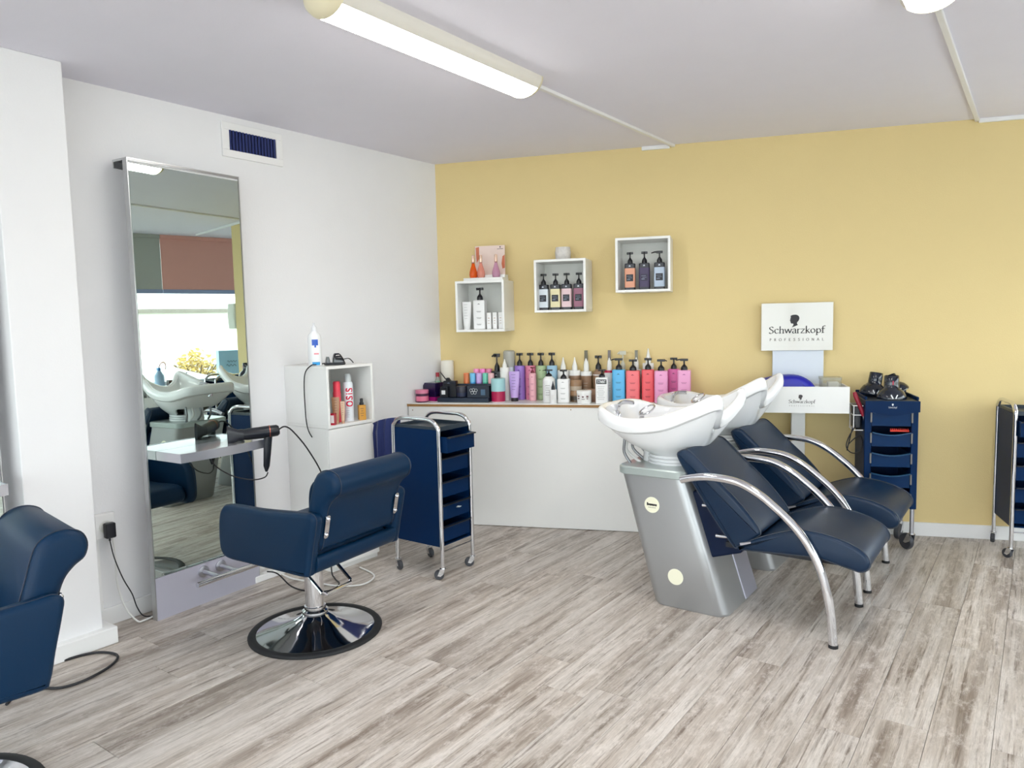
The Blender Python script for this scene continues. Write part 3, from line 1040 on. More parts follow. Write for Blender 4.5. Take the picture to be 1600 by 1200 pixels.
# ================================================================== BACKWASH UNITS
def make_wash(label):
    """sitter looks to local +x; origin on the floor at x=-1.3 of the unit's own plan, centred in y"""
    o = thing('backwash_unit', label, 'wash unit')
    ox = 1.3
    # pedestal: leaning rounded box
    rings = []
    for z, e in ((.0, .006), (.012, 0), (.30, 0), (.63, 0)):
        u = z / .63
        x0, x1 = -1.505 - .175 * u, -1.135 - .20 * u
        rings.append([(x + ox, y, z) for x, y in rrect(x1 - x0 - 2 * e, .45 - 2 * e, .055, 6, (x0 + x1) / 2, 0)])
    pd = MB().loft(rings).build('pedestal', M_SILVER, o)
    cap = MB()
    cap.loft([[(x + ox, y, z) for x, y in rrect(.375 - 2 * e, .47 - 2 * e, .06, 6, -1.508, 0)] for z, e in ((.628, .004), (.632, 0), (.662, 0), (.668, .006))])
    cap.build('cap', M_SILVER2, pd)
    # recessed strip on the front face
    fs = MB()
    fs.loft([[(-1.130 + ox - .20 * u, y0, .63 * u), (-1.130 + ox - .20 * u, y1, .63 * u), (-1.16 + ox - .20 * u, y1, .63 * u), (-1.16 + ox - .20 * u, y0, .63 * u)] for u, y0, y1 in ((.01, .045, .225), (.9, .045, .225))])
    fs.build('front_fairing', mat('satin_silver', (170, 170, 184), .35, .6), pd, smooth=False, bevel=.006)
    for x, z, sx in ((-1.505, .490, True), (-1.385, .155, False)):
        st = MB().lathe([(.039, 0), (.039, .0015)], 28).xf(TR(x + ox, -.2245, z) @ RX(90)).build('sticker', M_CREAM, pd)
        if sx:
            pm = MB()
            for k in range(7):
                pm.box(-.026 + k * .0075, -.0195 + k * .0075, -.0005, 0, -.004 + .001 * (k % 2), .006 + (.005 if k == 0 else 0))
            for k in range(5):
                pm.box(-.018 + k * .008, -.012 + k * .008, -.0005, 0, -.0135, -.0115)
            pm.xf(TR(x + ox, -.2265, z))
            pm.build('sticker_print', M_INK, pd, smooth=False)
    # collar rings under the bowl
    rg = MB().lathe([(.125, .660), (.130, .664), (.130, .676), (.120, .679), (.128, .683), (.128, .694), (.118, .697), (.126, .701), (.126, .712), (.11, .715)], 36, (-1.49 + ox, 0, 0)).build('swivel_collar', M_CERAMIC, o)
    # bowl
    half = [(-.335, 0, .958), (-.33, .12, .957), (-.285, .215, .947), (-.14, .268, .912), (.05, .262, .93), (.20, .225, .99), (.290, .190, 1.030), (.312, .150, 1.022), (.275, .085, .955), (.25, 0, .925)]
    key = half + [(x, -y, z) for x, y, z in reversed(half[1:-1])]
    rim = catmull(key, 6, True)
    n = len(rim)
    cx = -1.5 + ox
    def lerp(a_, b_, t):
        return a_ + (b_ - a_) * t
    nrm = []
    for i in range(n):
        d_ = rim[(i + 1) % n] - rim[i - 1]
        nn = Vector((d_.y, -d_.x, 0)).normalized()
        if nn.dot(Vector((rim[i].x, rim[i].y, 0))) < 0:
            nn = -nn
        nrm.append(nn)
    V = lambda q: (q.x + cx, q.y, q.z)
    rings = []
    # inner wall, from drain to rim
    nin = 9
    for k in range(nin):
        t = k / (nin - 1)
        f = math.sin(t * math.pi / 2) ** .75
        h = 1 - math.cos(t * math.pi / 2)
        r1 = []
        for i in range(n):
            th = math.atan2(rim[i].y, rim[i].x)
            b0 = Vector((-.05 + .04 * math.cos(th), .04 * math.sin(th), .800))
            e0 = rim[i] - nrm[i] * .032 + Vector((0, 0, -.012))
            r1.append(V(Vector((lerp(b0.x, e0.x, f), lerp(b0.y, e0.y, f), lerp(b0.z, e0.z, h)))))
        rings.append(r1)
    # lip
    for dn, dz in ((-.022, -.003), (-.010, 0), (.000, -.004), (.006, -.014), (.009, -.045), (.005, -.068), (-.006, -.077), (-.022, -.080)):
        rings.append([V(rim[i] + nrm[i] * dn + Vector((0, 0, dz))) for i in range(n)])
    nb = len(rings)
    # outer hull to the collar, ending higher at the rear where the plumbing shows
    tend = []
    for i in range(n):
        th = math.atan2(rim[i].y, rim[i].x)
        zq = rim[i].z - .084
        tr = (zq - .775) / (zq - .712)
        k = min(1, max(0, (-math.cos(th) - .30) / .30))
        k = k * k * (3 - 2 * k)
        tend.append(1 + (tr - 1) * k)
    for k in range(1, 13):
        r1 = []
        for i in range(n):
            th = math.atan2(rim[i].y, rim[i].x)
            t = k / 12 * tend[i]
            q0 = rim[i] - nrm[i] * .024 + Vector((0, 0, -.084))
            q1 = Vector((.01 + .122 * math.cos(th), .122 * math.sin(th), .712))
            bulge = math.sin(t * math.pi) * .016
            q = q0.lerp(q1, t)
            r1.append(V(q + nrm[i] * bulge + Vector((0, 0, -bulge * .3))))
        rings.append(r1)
    # turned-in lower edge
    rings.append([V(Vector((p[0] - cx, p[1], p[2])) * 1.0 - nrm[i] * .014 + Vector((0, 0, .004))) for i, p in enumerate(rings[-1])])
    bm_ = MB().loft(rings, True, False)
    bw = bm_.build('basin', M_CERAMIC, o, ang=40)
    # things inside the bowl
    MB().lathe([(.030, .801), (.034, .803), (.034, .806), (.024, .806)], 24, (-1.55 + ox, 0, 0)).build('drain', M_CHROME, bw)
    tp_ = MB()
    tp_.tube([(-.295, -.02, .885), (-.29, -.02, .93), (-.27, -.02, .952), (-.235, -.02, .958), (-.20, -.02, .955)], .011, 10, smooth=4)
    tp_.lathe([(.022, .86), (.022, .89), (.016, .905)], 16, (-.295, -.02, 0))
    tp_.tube([(-.295, -.02, .90), (-.31, -.05, .915), (-.32, -.075, .918)], .006, 8)
    tp_.xf(TR(cx, 0, 0))
    tp_.build('tap', M_CHROME, bw)
    rn = MB()
    rn.tube([(.045 * math.cos(k * .2618), .045 * math.sin(k * .2618), 0) for k in range(24)], .005, 8, True)
    rn.xf(TR(cx - .15, .03, .915) @ RY(-22) @ RX(25))
    rn.build('hose_ring', M_CHROME, bw)
    MB().tube([(cx - .19, .04, .85), (cx - .18, .035, .88), (cx - .185, .03, .90)], .012, 10).build('shower_hose', M_STEEL, bw)
    # waste column and hoses under the bowl
    MB().lathe([(.075, .66), (.07, .80)], 22, (-1.575 + ox, 0, 0)).build('waste_column', M_CERAMIC, o)
    hz = mat('braided_hose', (150, 152, 156), .35, .7)
    for k, (y, x0, x1) in enumerate(((-.15, -1.69, -1.66), (-.10, -1.70, -1.63), (-.03, -1.70, -1.64), (.06, -1.70, -1.65))):
        MB().tube([(x0 + ox, y, .85), (x0 + ox + .005, y - .005, .78), (x0 + ox, y, .72), (x1 + ox, y + .01, .665)], .0075, 8, smooth=4).build('hose', hz if k != 1 else M_CORDW, o)
    # seat and back
    sp_ = [(p.x + ox, p.y) for p in catmull([(-1.075, .345), (-1.07, .365), (-.98, .415), (-.86, .462), (-.77, .474), (-.66, .458), (-.575, .425), (-.54, .385), (-.545, .35), (-.575, .332), (-.62, .34), (-.75, .362), (-.95, .352)], 4, True)]
    st = MB().cushion(sp_, -.245, .245, .016).build('seat', M_LEATHER2, o, ang=60)
    bp = [(p.x + ox, p.y) for p in catmull([(-1.372, .735), (-1.36, .765), (-1.325, .772), (-1.285, .745), (-1.20, .665), (-1.09, .565), (-1.01, .475), (-.985, .432), (-1.0, .412), (-1.05, .372), (-1.09, .345), (-1.115, .36), (-1.20, .47), (-1.30, .62)], 4, True)]
    bk = MB().cushion(bp, -.235, .235, .016).build('backrest', M_LEATHER2, o, ang=60)
    for prof, w, pa, nm in ((sp_, .2405, st, 'piping'), (bp, .2305, bk, 'piping')):
        for sy in (-1, 1):
            MB().tube([(x, sy * (w - .010), z) for x, z in inset(prof, -.001)], .0028, 5, True).build(nm, mat('piping', (52, 60, 74), .45), pa)
    MB().box(-1.30 + ox, -1.13 + ox, -.18, .18, .28, .60).xf(TR(-1.2 + ox, 0, .45) @ RY(-18) @ TR(1.2 - ox, 0, -.45)).build('carrier', mat('carrier_navy', (4, 22, 52), .4, spec=.2), o, smooth=False, bevel=.01)
    MB().box(-1.15 + ox, -.66 + ox, -.20, .20, .335, .358).build('seat_frame', M_BLACK, o, smooth=False)
    for z, xa in ((.52, -1.255), (.385, -1.19)):
        for sy in (-1, 1):
            MB().tube([(xa + ox, sy * .215, z), (xa + .085 + ox, sy * .215, z + .004)], .0085, 10).build('bolt', M_CHROME, o)
    for sy in (-1, 1):
        MB().box(-1.07 + ox, -1.02 + ox, sy * .238 - .006, sy * .238 + .006, .372, .384).xf(TR(-1.045 + ox, 0, .378) @ RY(-14) @ TR(1.045 - ox, 0, -.378)).build('hinge_clip', M_STEEL, o, smooth=False)
        pts = [(-1.338, .640), (-1.28, .657), (-1.20, .667), (-1.08, .658), (-.985, .617), (-.90, .556), (-.835, .498), (-.778, .430), (-.735, .355), (-.705, .27), (-.682, .16), (-.667, .008)]
        rr = [.018] * 12
        am = MB().tube([p for p in catmull([(x + ox, sy * .265, z) for x, z in pts], 5)], .0185, 14).build('arm_tube', M_CHROME, o)
        MB().lathe([(.0195, 0), (.020, .003), (.0195, .014)], 14, (-.667 + ox, sy * .265, 0)).build('foot_cap', M_RUBBER, am)
        MB().tube([(-.735 + ox, sy * .262, .345), (-.74 + ox, sy * .20, .352)], .010, 8).build('seat_bracket', M_CHROME, am)
        MB().tube([(-1.325 + ox, sy * .262, .643), (-1.29 + ox, sy * .215, .64)], .010, 8).build('back_bracket', M_CHROME, am)
    return o, bw


wash1, bw1 = make_wash('backwash chair with white basin and stickered silver pedestal, farther from the yellow wall')
wash1.location = (-1.3, 3.445, 0)
wash2 = copy_tree(wash1)
wash2['label'] = 'backwash chair with white tilted basin, next to the branded white display stand'
wash2.location = (-1.3, 4.185, 0)
for ch in wash2.children:
    if ch.name.startswith('basin'):
        piv = Vector((-.2, 0, .70))
        ch.matrix_local = TR(*piv) @ RY(-4.5) @ TR(*(-piv))

# ================================================================== WHITE CUBE CABINETS AT THE LEFT WALL
cy0, cy1, cx0, cx1 = 2.670, 3.015, XW, -3.18
lc = thing('cabinet', 'white closed cabinet carrying the open white cube by the wall', 'cabinet', (0, 0, 0))
MB().box(cx0, cx1 - .018, cy0, cy1, .0, .815).build('body', M_WHITE, lc, smooth=False, bevel=.002)
MB().box(cx1 - .017, cx1, cy0 + .001, cy1 - .001, .03, .811).build('door', M_WHITE, lc, smooth=False, bevel=.002)


def open_cube(label, name, sx, sy, sz, depth, th, xform, group=None):
    """open to local -y, origin at the bottom middle of its back"""
    o = thing(name, label, 'shelf', xform[0], xform[1], group)
    h = sx / 2
    MB().box(-h, h, -depth, 0, 0, th).build('bottom_panel', M_WHITE, o, smooth=False, bevel=.0015)
    MB().box(-h, h, -depth, 0, sz - th, sz).build('top_panel', M_WHITE, o, smooth=False, bevel=.0015)
    for s in (-1, 1):
        MB().box(min(s * h, s * (h - th)), max(s * h, s * (h - th)), -depth, 0, th, sz - th).build('side_panel', M_WHITE, o, smooth=False, bevel=.0015)
    MB().box(-h + th, h - th, -.012, -.004, th, sz - th).build('back_panel', M_WHITE2, o, smooth=False)
    return o


open_cube('open white cube holding hairspray, on top of the closed white cabinet', 'cube_cabinet', .345, .345, .345, cx1 - cx0, .016, ((XW, (cy0 + cy1) / 2, .816), D(90)))

# ================================================================== COUNTER
ct = thing('counter', 'long white counter with plywood-edged top under the cube shelves', 'counter', (0, 0, 0))
CZ = .838
fo = [(-3.435, .345), (-1.235, .262)]
MB().prism(plan([(-3.43, .345), (-1.237, .262), (-1.237, .247), (-3.424, .330)]), .004, .815).build('front_panel', M_WHITE, ct, smooth=False)
MB().prism(plan([(-1.253, .247), (-1.237, .247), (-1.237, .003), (-1.253, .003)]), .004, .815).build('end_panel', M_WHITE, ct, smooth=False)
MB().prism(plan([(-3.437, .350), (-1.233, .268), (-1.233, .004), (-3.315, .004)]), .8155, .8325).build('top_board', M_PLY, ct, smooth=False)
MB().prism(plan([(-3.437, .351), (-1.232, .269), (-1.232, .003), (-3.315, .003)]), .8325, CZ).build('top_laminate', M_WHITE, ct, smooth=False)
for s, f, z in ((-3.40, .3448, .79), (-2.30, .3032, .80)):
    o = MB().lathe([(.004, 0), (.003, .002)], 8).xf(RX(90)).build('screw', mat('wood_screw', (150, 110, 70), .6), ct)
    o.location = W(s, f, z)
    o.rotation_euler = (0, 0, YA)

# ================================================================== BOTTLES AND JARS
CM = {}


def cm(rgb, rough=.32):
    k = 'plastic_%02x%02x%02x' % tuple(rgb)
    return mat(k, rgb, rough)


BLK = (18, 18, 26)


def pump_part(o, z, w, h, rgb, side=0, nozzle=.5):
    """pump: collar, stem, head with a short spout; z is the shoulder, h its total height"""
    r = w * .26
    p = MB()
    p.lathe([(r, 0), (r, h * .14), (r * .92, h * .28), (r * .38, h * .46), (r * .25, h * .52), (r * .25, h * .80)], 14, (0, 0, z))
    L = w * nozzle
    p.rbox(r * 1.15 * 2, r * .85, z + h * .80, z + h, .002, .0015)
    sd = {0: (0, -1), 1: (-1, 0), 2: (1, 0), 3: (-.8, -.6)}[side]
    p.tube([(0, 0, z + h * .90), (sd[0] * L * .6, sd[1] * L * .6, z + h * .92), (sd[0] * L, sd[1] * L, z + h * .84)], [h * .075, h * .06, h * .045], 8)
    return p.build('pump', cm(rgb), o)


def print_lines(o, lines, y, rgb, kind='print'):
    p = MB()
    for x, z, w, t in lines:
        p.box(x - w / 2, x + w / 2, y - .0006, y, z - t / 2, z + t / 2)
    return p.build(kind, cm(rgb, .5), o, smooth=False)


def std_lines(w, h, n=6, top=.86):
    L = [(0, h * top, w * .22, h * .012), (0, h * top + h * .015, w * .08, h * .02)]
    for i in range(n):
        L.append((0, h * (.62 - .03 * (i % 2) - .22 * (i // 2)), w * (.42 - .1 * (i % 2)), h * .010))
    return L


def sq_pump(label, cat, loc, rot, w, h, rgb, pump=BLK, ink=BLK, frac=.73, side=0, depth=.8, round_=.008, group=None, name='pump_bottle', lab=None, mark=True, nozzle=.5):
    o = thing(name, label, cat, loc, rot, group)
    hb = h * frac
    d = w * depth
    b_ = MB()
    rings = []
    for z, e in ((0, .003), (.003, 0), (hb - .004, 0), (hb, .004)):
        rings.append([(x, y, z) for x, y in rrect(w - 2 * e, d - 2 * e, round_, 4)])
    b_.loft(rings)
    bo = b_.build('body', cm(rgb), o)
    pump_part(o, hb - .001, w, h - hb + .001, pump, side, nozzle)
    if lab:        # (rgb, z0, z1, patch)
        z0, z1 = hb * lab[1], hb * lab[2]
        l_ = MB()
        l_.loft([[(x, y, z) for x, y in rrect(w + .0012, d + .0012, round_, 4)] for z in (z0, z1)])
        lo = l_.build('label_band', cm(lab[0], .45), bo)
        if lab[3]:
            zm = lerp_(z0, z1, .5)
            MB().box(-w * .34, w * .34, -d / 2 - .0018, -d / 2, zm - hb * .13, zm + hb * .13).build('label_patch', cm(lab[3], .5), bo, smooth=False)
            print_lines(bo, [(-.05 * w, zm + hb * .06, w * .45, hb * .014), (.04 * w, zm, w * .4, hb * .014), (-.1 * w, zm - hb * .06, w * .3, hb * .03)], -d / 2 - .0018, (120, 130, 150))
        mk = MB()
        mk.add([(-.007, -d / 2 - .0006, hb * .88), (.007, -d / 2 - .0006, hb * .88), (.003, -d / 2 - .0006, hb * .93), (-.003, -d / 2 - .0006, hb * .93)], [(0, 1, 2, 3)])
        mk.build('mark', cm((190, 196, 208)), bo, smooth=False)
    elif mark:
        print_lines(bo, std_lines(w, hb), -d / 2, ink)
    return o


def lerp_(a_, b_, t):
    return a_ + (b_ - a_) * t


def round_pump(label, cat, loc, rot, w, h, rgb, pump=BLK, ink=(120, 120, 120), frac=.72, group=None, name='pump_bottle', bands=None, side=0, mark=True):
    o = thing(name, label, cat, loc, rot, group)
    hb = h * frac
    r = w / 2
    bo = MB().lathe([(r * .94, 0), (r, .004), (r, hb * .82), (r * .93, hb * .9), (r * .62, hb * .97), (r * .5, hb)], 24).build('body', cm(rgb), o, ang=50)
    pump_part(o, hb - .001, w, h - hb + .001, pump, side)
    if mark:
        print_lines(bo, [(0, hb * (.66 - .09 * i), w * (.36 - .08 * (i % 2)), hb * .012) for i in range(5)], -r - .0002, ink)
    for z0, z1, c_ in (bands or []):
        MB().lathe([(r + .0006, hb * z0), (r + .0006, hb * z1)], 24, cap0=False, cap1=False).build('band', cm(c_), bo)
    return o


def nozzle_bottle(label, cat, loc, rot, w, h, top, low, frac=.66, split=.86, tip=(236, 236, 232), tipcap=None, group=None, name='dispenser_bottle'):
    """cylinder in two colours with a tapering nozzle"""
    o = thing(name, label, cat, loc, rot, group)
    r = w / 2
    hb = h * frac
    zs = hb * split
    bo = MB().lathe([(r * .95, 0), (r, .004), (r, zs)], 24).build('body', cm(low), o)
    MB().lathe([(r * 1.01, zs - .001), (r * 1.01, hb - .006), (r * .96, hb)], 24).build('collar', cm(top), o)
    hn = h - hb
    no = MB().lathe([(r * .5, hb - .001), (r * .46, hb + hn * .3), (r * .30, hb + hn * .55), (r * .16, hb + hn * .8), (r * .10, hb + hn)], 16).build('nozzle', cm(tip), o)
    if tipcap:
        MB().rbox(r * .55, r * .5, hb + hn * .48, hb + hn * 1.0, .002, .001).build('nozzle_grip', cm(tipcap), no)
    print_lines(bo, [(0, hb * (.6 - .09 * i), w * (.4 - .08 * (i % 2)), hb * .012) for i in range(4)], -r - .0002, (200, 190, 180))
    return o


def jar(label, cat, loc, rot, w, h, body, lid, frac=.68, band=None, group=None, name='jar', lidk=1.0):
    o = thing(name, label, cat, loc, rot, group)
    r = w / 2
    bo = MB().lathe([(r * .92, 0), (r * .97, .003), (r * .97, h * frac)], 28).build('body', cm(body), o)
    MB().lathe([(r * lidk, h * frac - .001), (r * lidk, h - .004), (r * lidk * .95, h)], 28).build('lid', cm(lid), o)
    if band:
        MB().lathe([(r * .97 + .0006, h * band[0]), (r * .97 + .0006, h * band[1])], 28, cap0=False, cap1=False).build('band', cm(band[2]), bo)
    return o


def tube_bottle(label, loc, rot, w, h, rgb, cap, ink=(110, 90, 150), group=None, capside='bottom'):
    o = thing('squeeze_tube', label, 'tube', loc, rot, group)
    hc = h * .12
    rings = []
    n = 20
    for t in (0, .08, .3, .6, .9, 1.0):
        z = hc + (h - hc) * t
        rx = lerp_(w * .36, w * .5, min(1, t * 1.4))
        ry = lerp_(w * .34, w * .035, t)
        rings.append([(rx * math.cos(6.2832 * i / n), ry * math.sin(6.2832 * i / n), z) for i in range(n)])
    bo = MB().loft(rings).build('body', cm(rgb), o)
    MB().lathe([(w * .33, 0), (w * .34, hc + .001)], 20).build('cap', cm(cap), o)
    print_lines(bo, [(0, hc + h * (.78 - .1 * i), w * (.4 - .1 * (i % 2)), h * .012) for i in range(6)], -w * .30, ink)
    return o


def C(s, off, z=CZ):
    return W(s, off, z)


sq_g = None
jar('pink-lidded dark cosmetic jar with pink stripes at the end of the counter', 'jar', C(-3.358, .268), YA, .092, .086, (70, 28, 60), (212, 120, 150), .72, (.1, .5, (226, 120, 150)))
gb = thing('gift_box', 'dark violet box with a magenta base on the counter', 'box', C(-3.315, .160), YA - D(18))
MB().prism([(-.055, .0285), (.055, .0285), (.055, .128), (-.04, .128), (-.055, .108)], -.05, .05, 'y').build('cover', mat('violet_card', (34, 20, 66), .25, coat=.4), gb, smooth=False, bevel=.002)
MB().box(-.056, .056, -.051, .051, 0, .029).build('base', mat('magenta_card', (170, 24, 120), .35), gb, smooth=False)
o = thing('oil_bottle', 'small clear bottle of green liquid with red cap behind the violet box', 'bottle', C(-3.318, .066), YA)
MB().lathe([(.024, 0), (.026, .004), (.026, .12), (.012, .15), (.011, .165)], 18).build('glass', clear('clear_bottle', (235, 240, 235), .3), o)
MB().lathe([(.0235, .004), (.0235, .128)], 18).build('liquid', mat('green_liquid', (60, 190, 130), .15), o)
MB().lathe([(.013, .16), (.013, .19)], 14).build('cap', cm((172, 44, 60)), o)
tag(MB().lathe([(.044, 0), (.046, .003), (.046, .272), (.043, .276), (.04, .276), (.04, .26)], 28).build('paper_roll', mat('cream_white', (238, 234, 222), .6)), 'plain cream white cylinder standing in the corner of the counter', 'cylinder')
bpy.data.objects['paper_roll'].location = C(-3.245, .058)

# dark display tray with products
dt = thing('display_tray', 'dark blue counter display tray with printed front', 'display', C(-3.060, .205), YA)
MB().box(-.185, .185, -.065, .065, 0, .030).build('base', mat('display_card', (16, 34, 56), .4), dt, smooth=False, bevel=.002)
MB().box(-.160, .185, .045, .058, .030, .118).build('back_board', mat('display_card', (16, 34, 56), .4), dt, smooth=False)
fp = MB().box(.02, .178, -.02, .045, .030, .108).build('carton', mat('display_card2', (14, 28, 48), .4), dt, smooth=False)
fl = MB()
for kx, kz in ((.056, .062), (.076, .062), (.048, .079), (.066, .082), (.084, .079)):
    fl.tube([(kx + .010 * math.cos(q * .6283), -.0215, kz + .010 * math.sin(q * .6283)) for q in range(10)], .0011, 4, True)
fl.build('flower_print', M_INKW, fp)
MB().box(.118, .150, -.0212, -.02, .045, .085).build('square_print', cm((70, 100, 126)), fp, smooth=False)
for x, y, w, h, lab, p in ((-.142, -.03, .058, .075, 'small dark cream box with white print on the display tray', 1), (-.115, .015, .10, .112, 'dark jar box with a slanted scoop handle on the display tray', 0)):
    o = thing('cream_box', lab, 'box', C(-3.060 + x, .205 - y, CZ + .030), YA)
    MB().box(-w / 2, w / 2, -.022, .022, 0, h * .8).build('body', M_BLACK, o, smooth=False, bevel=.002)
    MB().box(-w / 2 + .004, w / 2 - .002, -.020, .020, h * .8, h).build('lid', mat('dark_lid', (20, 26, 40), .3), o, smooth=False, bevel=.003)
    if p:
        MB().box(-.015, .012, -.0227, -.022, .022, .050).build('print', M_INKW, o, smooth=False)
    else:
        MB().tube([(-.02, 0, h * .95), (-.075, 0, h + .062)], .004, 8).build('scoop', M_BLACK, o)
        MB().prism([(-.03, h), (.005, h), (-.01, h + .02), (-.026, h + .02)], -.01, .01, 'y').build('knob', M_BLACK, o, smooth=False)
        mk = MB().add([(-.02, -.0226, h * .84), (.008, -.0226, h * .84), (-.006, -.0226, h * .90)], [(0, 1, 2)])
        mk.build('mark', cm((120, 130, 150)), o, smooth=False)
jar('round black styling jar in the middle of the display tray', 'jar', C(-3.082, .222, CZ + .030), YA, .075, .078, BLK, (26, 26, 44), .55, (.1, .45, (20, 30, 62)))

# little pastel colour bottles behind the tray
cols = [((236, 140, 190), 'pink'), ((240, 128, 200), 'bright pink'), ((226, 130, 170), 'rose')]
for i, (c_, nm) in enumerate(cols):
    o = thing('colour_bottle', 'tall %s colour bottle standing behind the display tray' % nm, 'bottle', C(-3.030 + i * .047, .045), YA, 'colour bottles behind the display tray')
    MB().lathe([(.019, 0), (.0205, .003), (.0205, .16), (.017, .166)], 18).build('body', cm(c_), o)
    MB().lathe([(.0212, .14), (.0212, .212), (.019, .215)], 18).build('cap', cm(tuple(min(255, v + 14) for v in c_)), o)
for i, (c_, c2, nm) in enumerate([((216, 110, 60), (226, 130, 80), 'orange'), ((66, 160, 226), (120, 200, 240), 'sky blue'), ((180, 140, 214), (206, 176, 232), 'lilac'), ((60, 180, 150), (120, 214, 190), 'mint green'), ((236, 170, 180), (244, 196, 200), 'pale rose')]):
    o = thing('colour_bottle', 'short %s colour bottle standing behind the display tray' % nm, 'bottle', C(-3.085 + i * .047, .105 if i < 4 else .122), YA, 'colour bottles behind the display tray')
    MB().lathe([(.019, 0), (.0205, .003), (.0205, .13)], 18).build('body', cm(c_), o)
    MB().lathe([(.0212, .125), (.0212, .186), (.018, .190)], 18).build('cap', cm(c2), o)

sq_pump('black pump bottle beside the pastel colour bottles', 'bottle', C(-2.872, .058), YA, .074, .322, (20, 24, 34), ink=(190, 198, 205), frac=.62, side=3)
o = jar('tub with pale teal upper half and crimson lower half on the counter', 'tub', C(-2.822, .205), YA, .098, .160, (176, 22, 76), (160, 206, 210), .46, None, name='mask_tub')
MB().lathe([(.0475, 0), (.0475, .012)], 28).build('base_ring', cm((236, 236, 236)), o)
nozzle_bottle('white bottle with tapered cap behind the teal and crimson tub', 'bottle', C(-2.798, .119), YA, .066, .286, (236, 236, 232), (236, 236, 232), .80)
o = thing('dispenser_bottle', 'white bottle under a large clear cap at the back of the counter', 'bottle', C(-2.785, .048), YA)
MB().lathe([(.034, 0), (.036, .004), (.036, .225), (.03, .235)], 24).build('body', cm((214, 222, 230)), o)
MB().lathe([(.040, .228), (.042, .235), (.041, .335), (.03, .344)], 24).build('cap', clear('clear_cap', (205, 206, 200), .55), o)
tube_bottle('lilac squeeze tube standing on its black cap', C(-2.718, .165), YA, .073, .204, (190, 160, 222), BLK)
for s, c_, ink, nm in ((-2.707, (156, 120, 204), (80, 50, 130), 'violet'), (-2.630, (222, 130, 160), (140, 50, 90), 'rose pink'), (-2.555, (164, 186, 142), (70, 96, 60), 'sage green'), (-2.477, (160, 200, 224), (60, 110, 150), 'pale blue')):
    sq_pump('tall %s pump bottle in the back row of the counter' % nm, 'bottle', C(s, .055), YA, .074, .325, c_, ink=ink, frac=.73, depth=.85, round_=.03, group='tall pump bottles in the back row')
sq_pump('small pale pink pump bottle before the tall rose one', 'bottle', C(-2.597, .130), YA, .050, .232, (236, 176, 186), pump=(120, 30, 50), ink=(170, 90, 110), frac=.82, round_=.02)
round_pump('round-shouldered white bottle with black pump in the front row', 'bottle', C(-2.466, .205), YA, .084, .219, (238, 238, 238), frac=.80, side=1)
nozzle_bottle('small white bottle with pointed black tip at the counter edge', 'bottle', C(-2.424, .270), YA, .048, .146, (236, 236, 236), (236, 236, 236), .62, .9, BLK)
sq_pump('straight white bottle with black pump in the front row', 'bottle', C(-2.365, .205), YA, .080, .219, (240, 240, 240), ink=(150, 150, 150), frac=.72, round_=.012)
nozzle_bottle('tall white bottle with tapered white nozzle beside the bronze ones', 'bottle', C(-2.398, .055), YA, .080, .292, (238, 238, 236), (232, 232, 230), .70)
nozzle_bottle('bronze and white bottle with bare white nozzle above the bronze jars', 'bottle', C(-2.318, .055), YA, .078, .292, (238, 238, 236), (146, 116, 92), .70, .83)
nozzle_bottle('bronze and white bottle with dark-gripped nozzle', 'bottle', C(-2.238, .055), YA, .078, .338, (238, 238, 236), (150, 118, 92), .58, .86, tipcap=(90, 84, 60))
round_pump('bronze and white bottle with black pump behind the black-labelled bottle', 'bottle', C(-2.155, .055), YA, .076, .303, (146, 116, 92), frac=.70, bands=[(.80, .83, (238, 238, 236))])
jar('lower bronze jar of a stack of two on the counter', 'jar', C(-2.294, .150), YA, .086, .075, (110, 84, 56), (158, 124, 92), .6, (.15, .5, (60, 50, 40)))
jar('upper bronze jar of a stack of two on the counter', 'jar', C(-2.294, .150, CZ + .075), YA, .086, .070, (186, 170, 150), (152, 118, 86), .45)
jar('single bronze jar behind the white tub', 'jar', C(-2.190, .145), YA, .084, .085, (150, 112, 92), (168, 132, 108), .6)
o = jar('wide white tub with printed front at the counter edge', 'tub', C(-2.222, .242), YA, .098, .085, (240, 240, 238), (244, 244, 242), .8, name='cream_tub')
print_lines(o, [(-.028, .05, .012, .008), (-.028, .035, .012, .006), (.0, .045, .012, .01), (.002, .030, .020, .004), (.030, .048, .014, .012), (.030, .033, .01, .005)], -.0476, (120, 90, 90))
o = sq_pump('white bottle with black label patch and black pump at the counter edge', 'bottle', C(-2.103, .240), YA, .080, .222, (242, 242, 242), ink=(150, 150, 150), frac=.77, depth=.6, round_=.006, mark=False)
MB().box(-.033, .033, -.0256, -.024, .128, .158).build('label_patch', cm((20, 20, 24)), o, smooth=False)
lt = lettering(MB(), 'STMNT', .026, .056, (.11, .09, 0)).xf(TR(0, -.0262, .134))
lt.build('print', M_INKW, o, smooth=False)
print_lines(o, [(-.004, .112 - .012 * i, .05 - .008 * (i % 3), .0022) for i in range(8)], -.0242, (165, 165, 165))
nozzle_bottle('white bottle with crimson band and pale grip behind the black-labelled bottle', 'bottle', C(-2.080, .055), YA, .070, .338, (190, 24, 70), (238, 238, 238), .60, .93, tipcap=(110, 100, 96))
round_pump('white bottle with clear pale pump behind the sky blue bottle', 'bottle', C(-1.990, .050), YA, .070, .332, (238, 238, 236), pump=(204, 202, 186), frac=.62, side=1, mark=False)
nozzle_bottle('white bottle with grey-gripped nozzle behind the coral bottles', 'bottle', C(-1.900, .050), YA, .070, .336, (238, 238, 236), (226, 190, 190), .62, .85, tipcap=(120, 118, 104))
nozzle_bottle('tallest white bottle with white nozzle behind the coral bottle', 'bottle', C(-1.822, .048), YA, .074, .347, (240, 240, 238), (238, 238, 238), .72, .9)
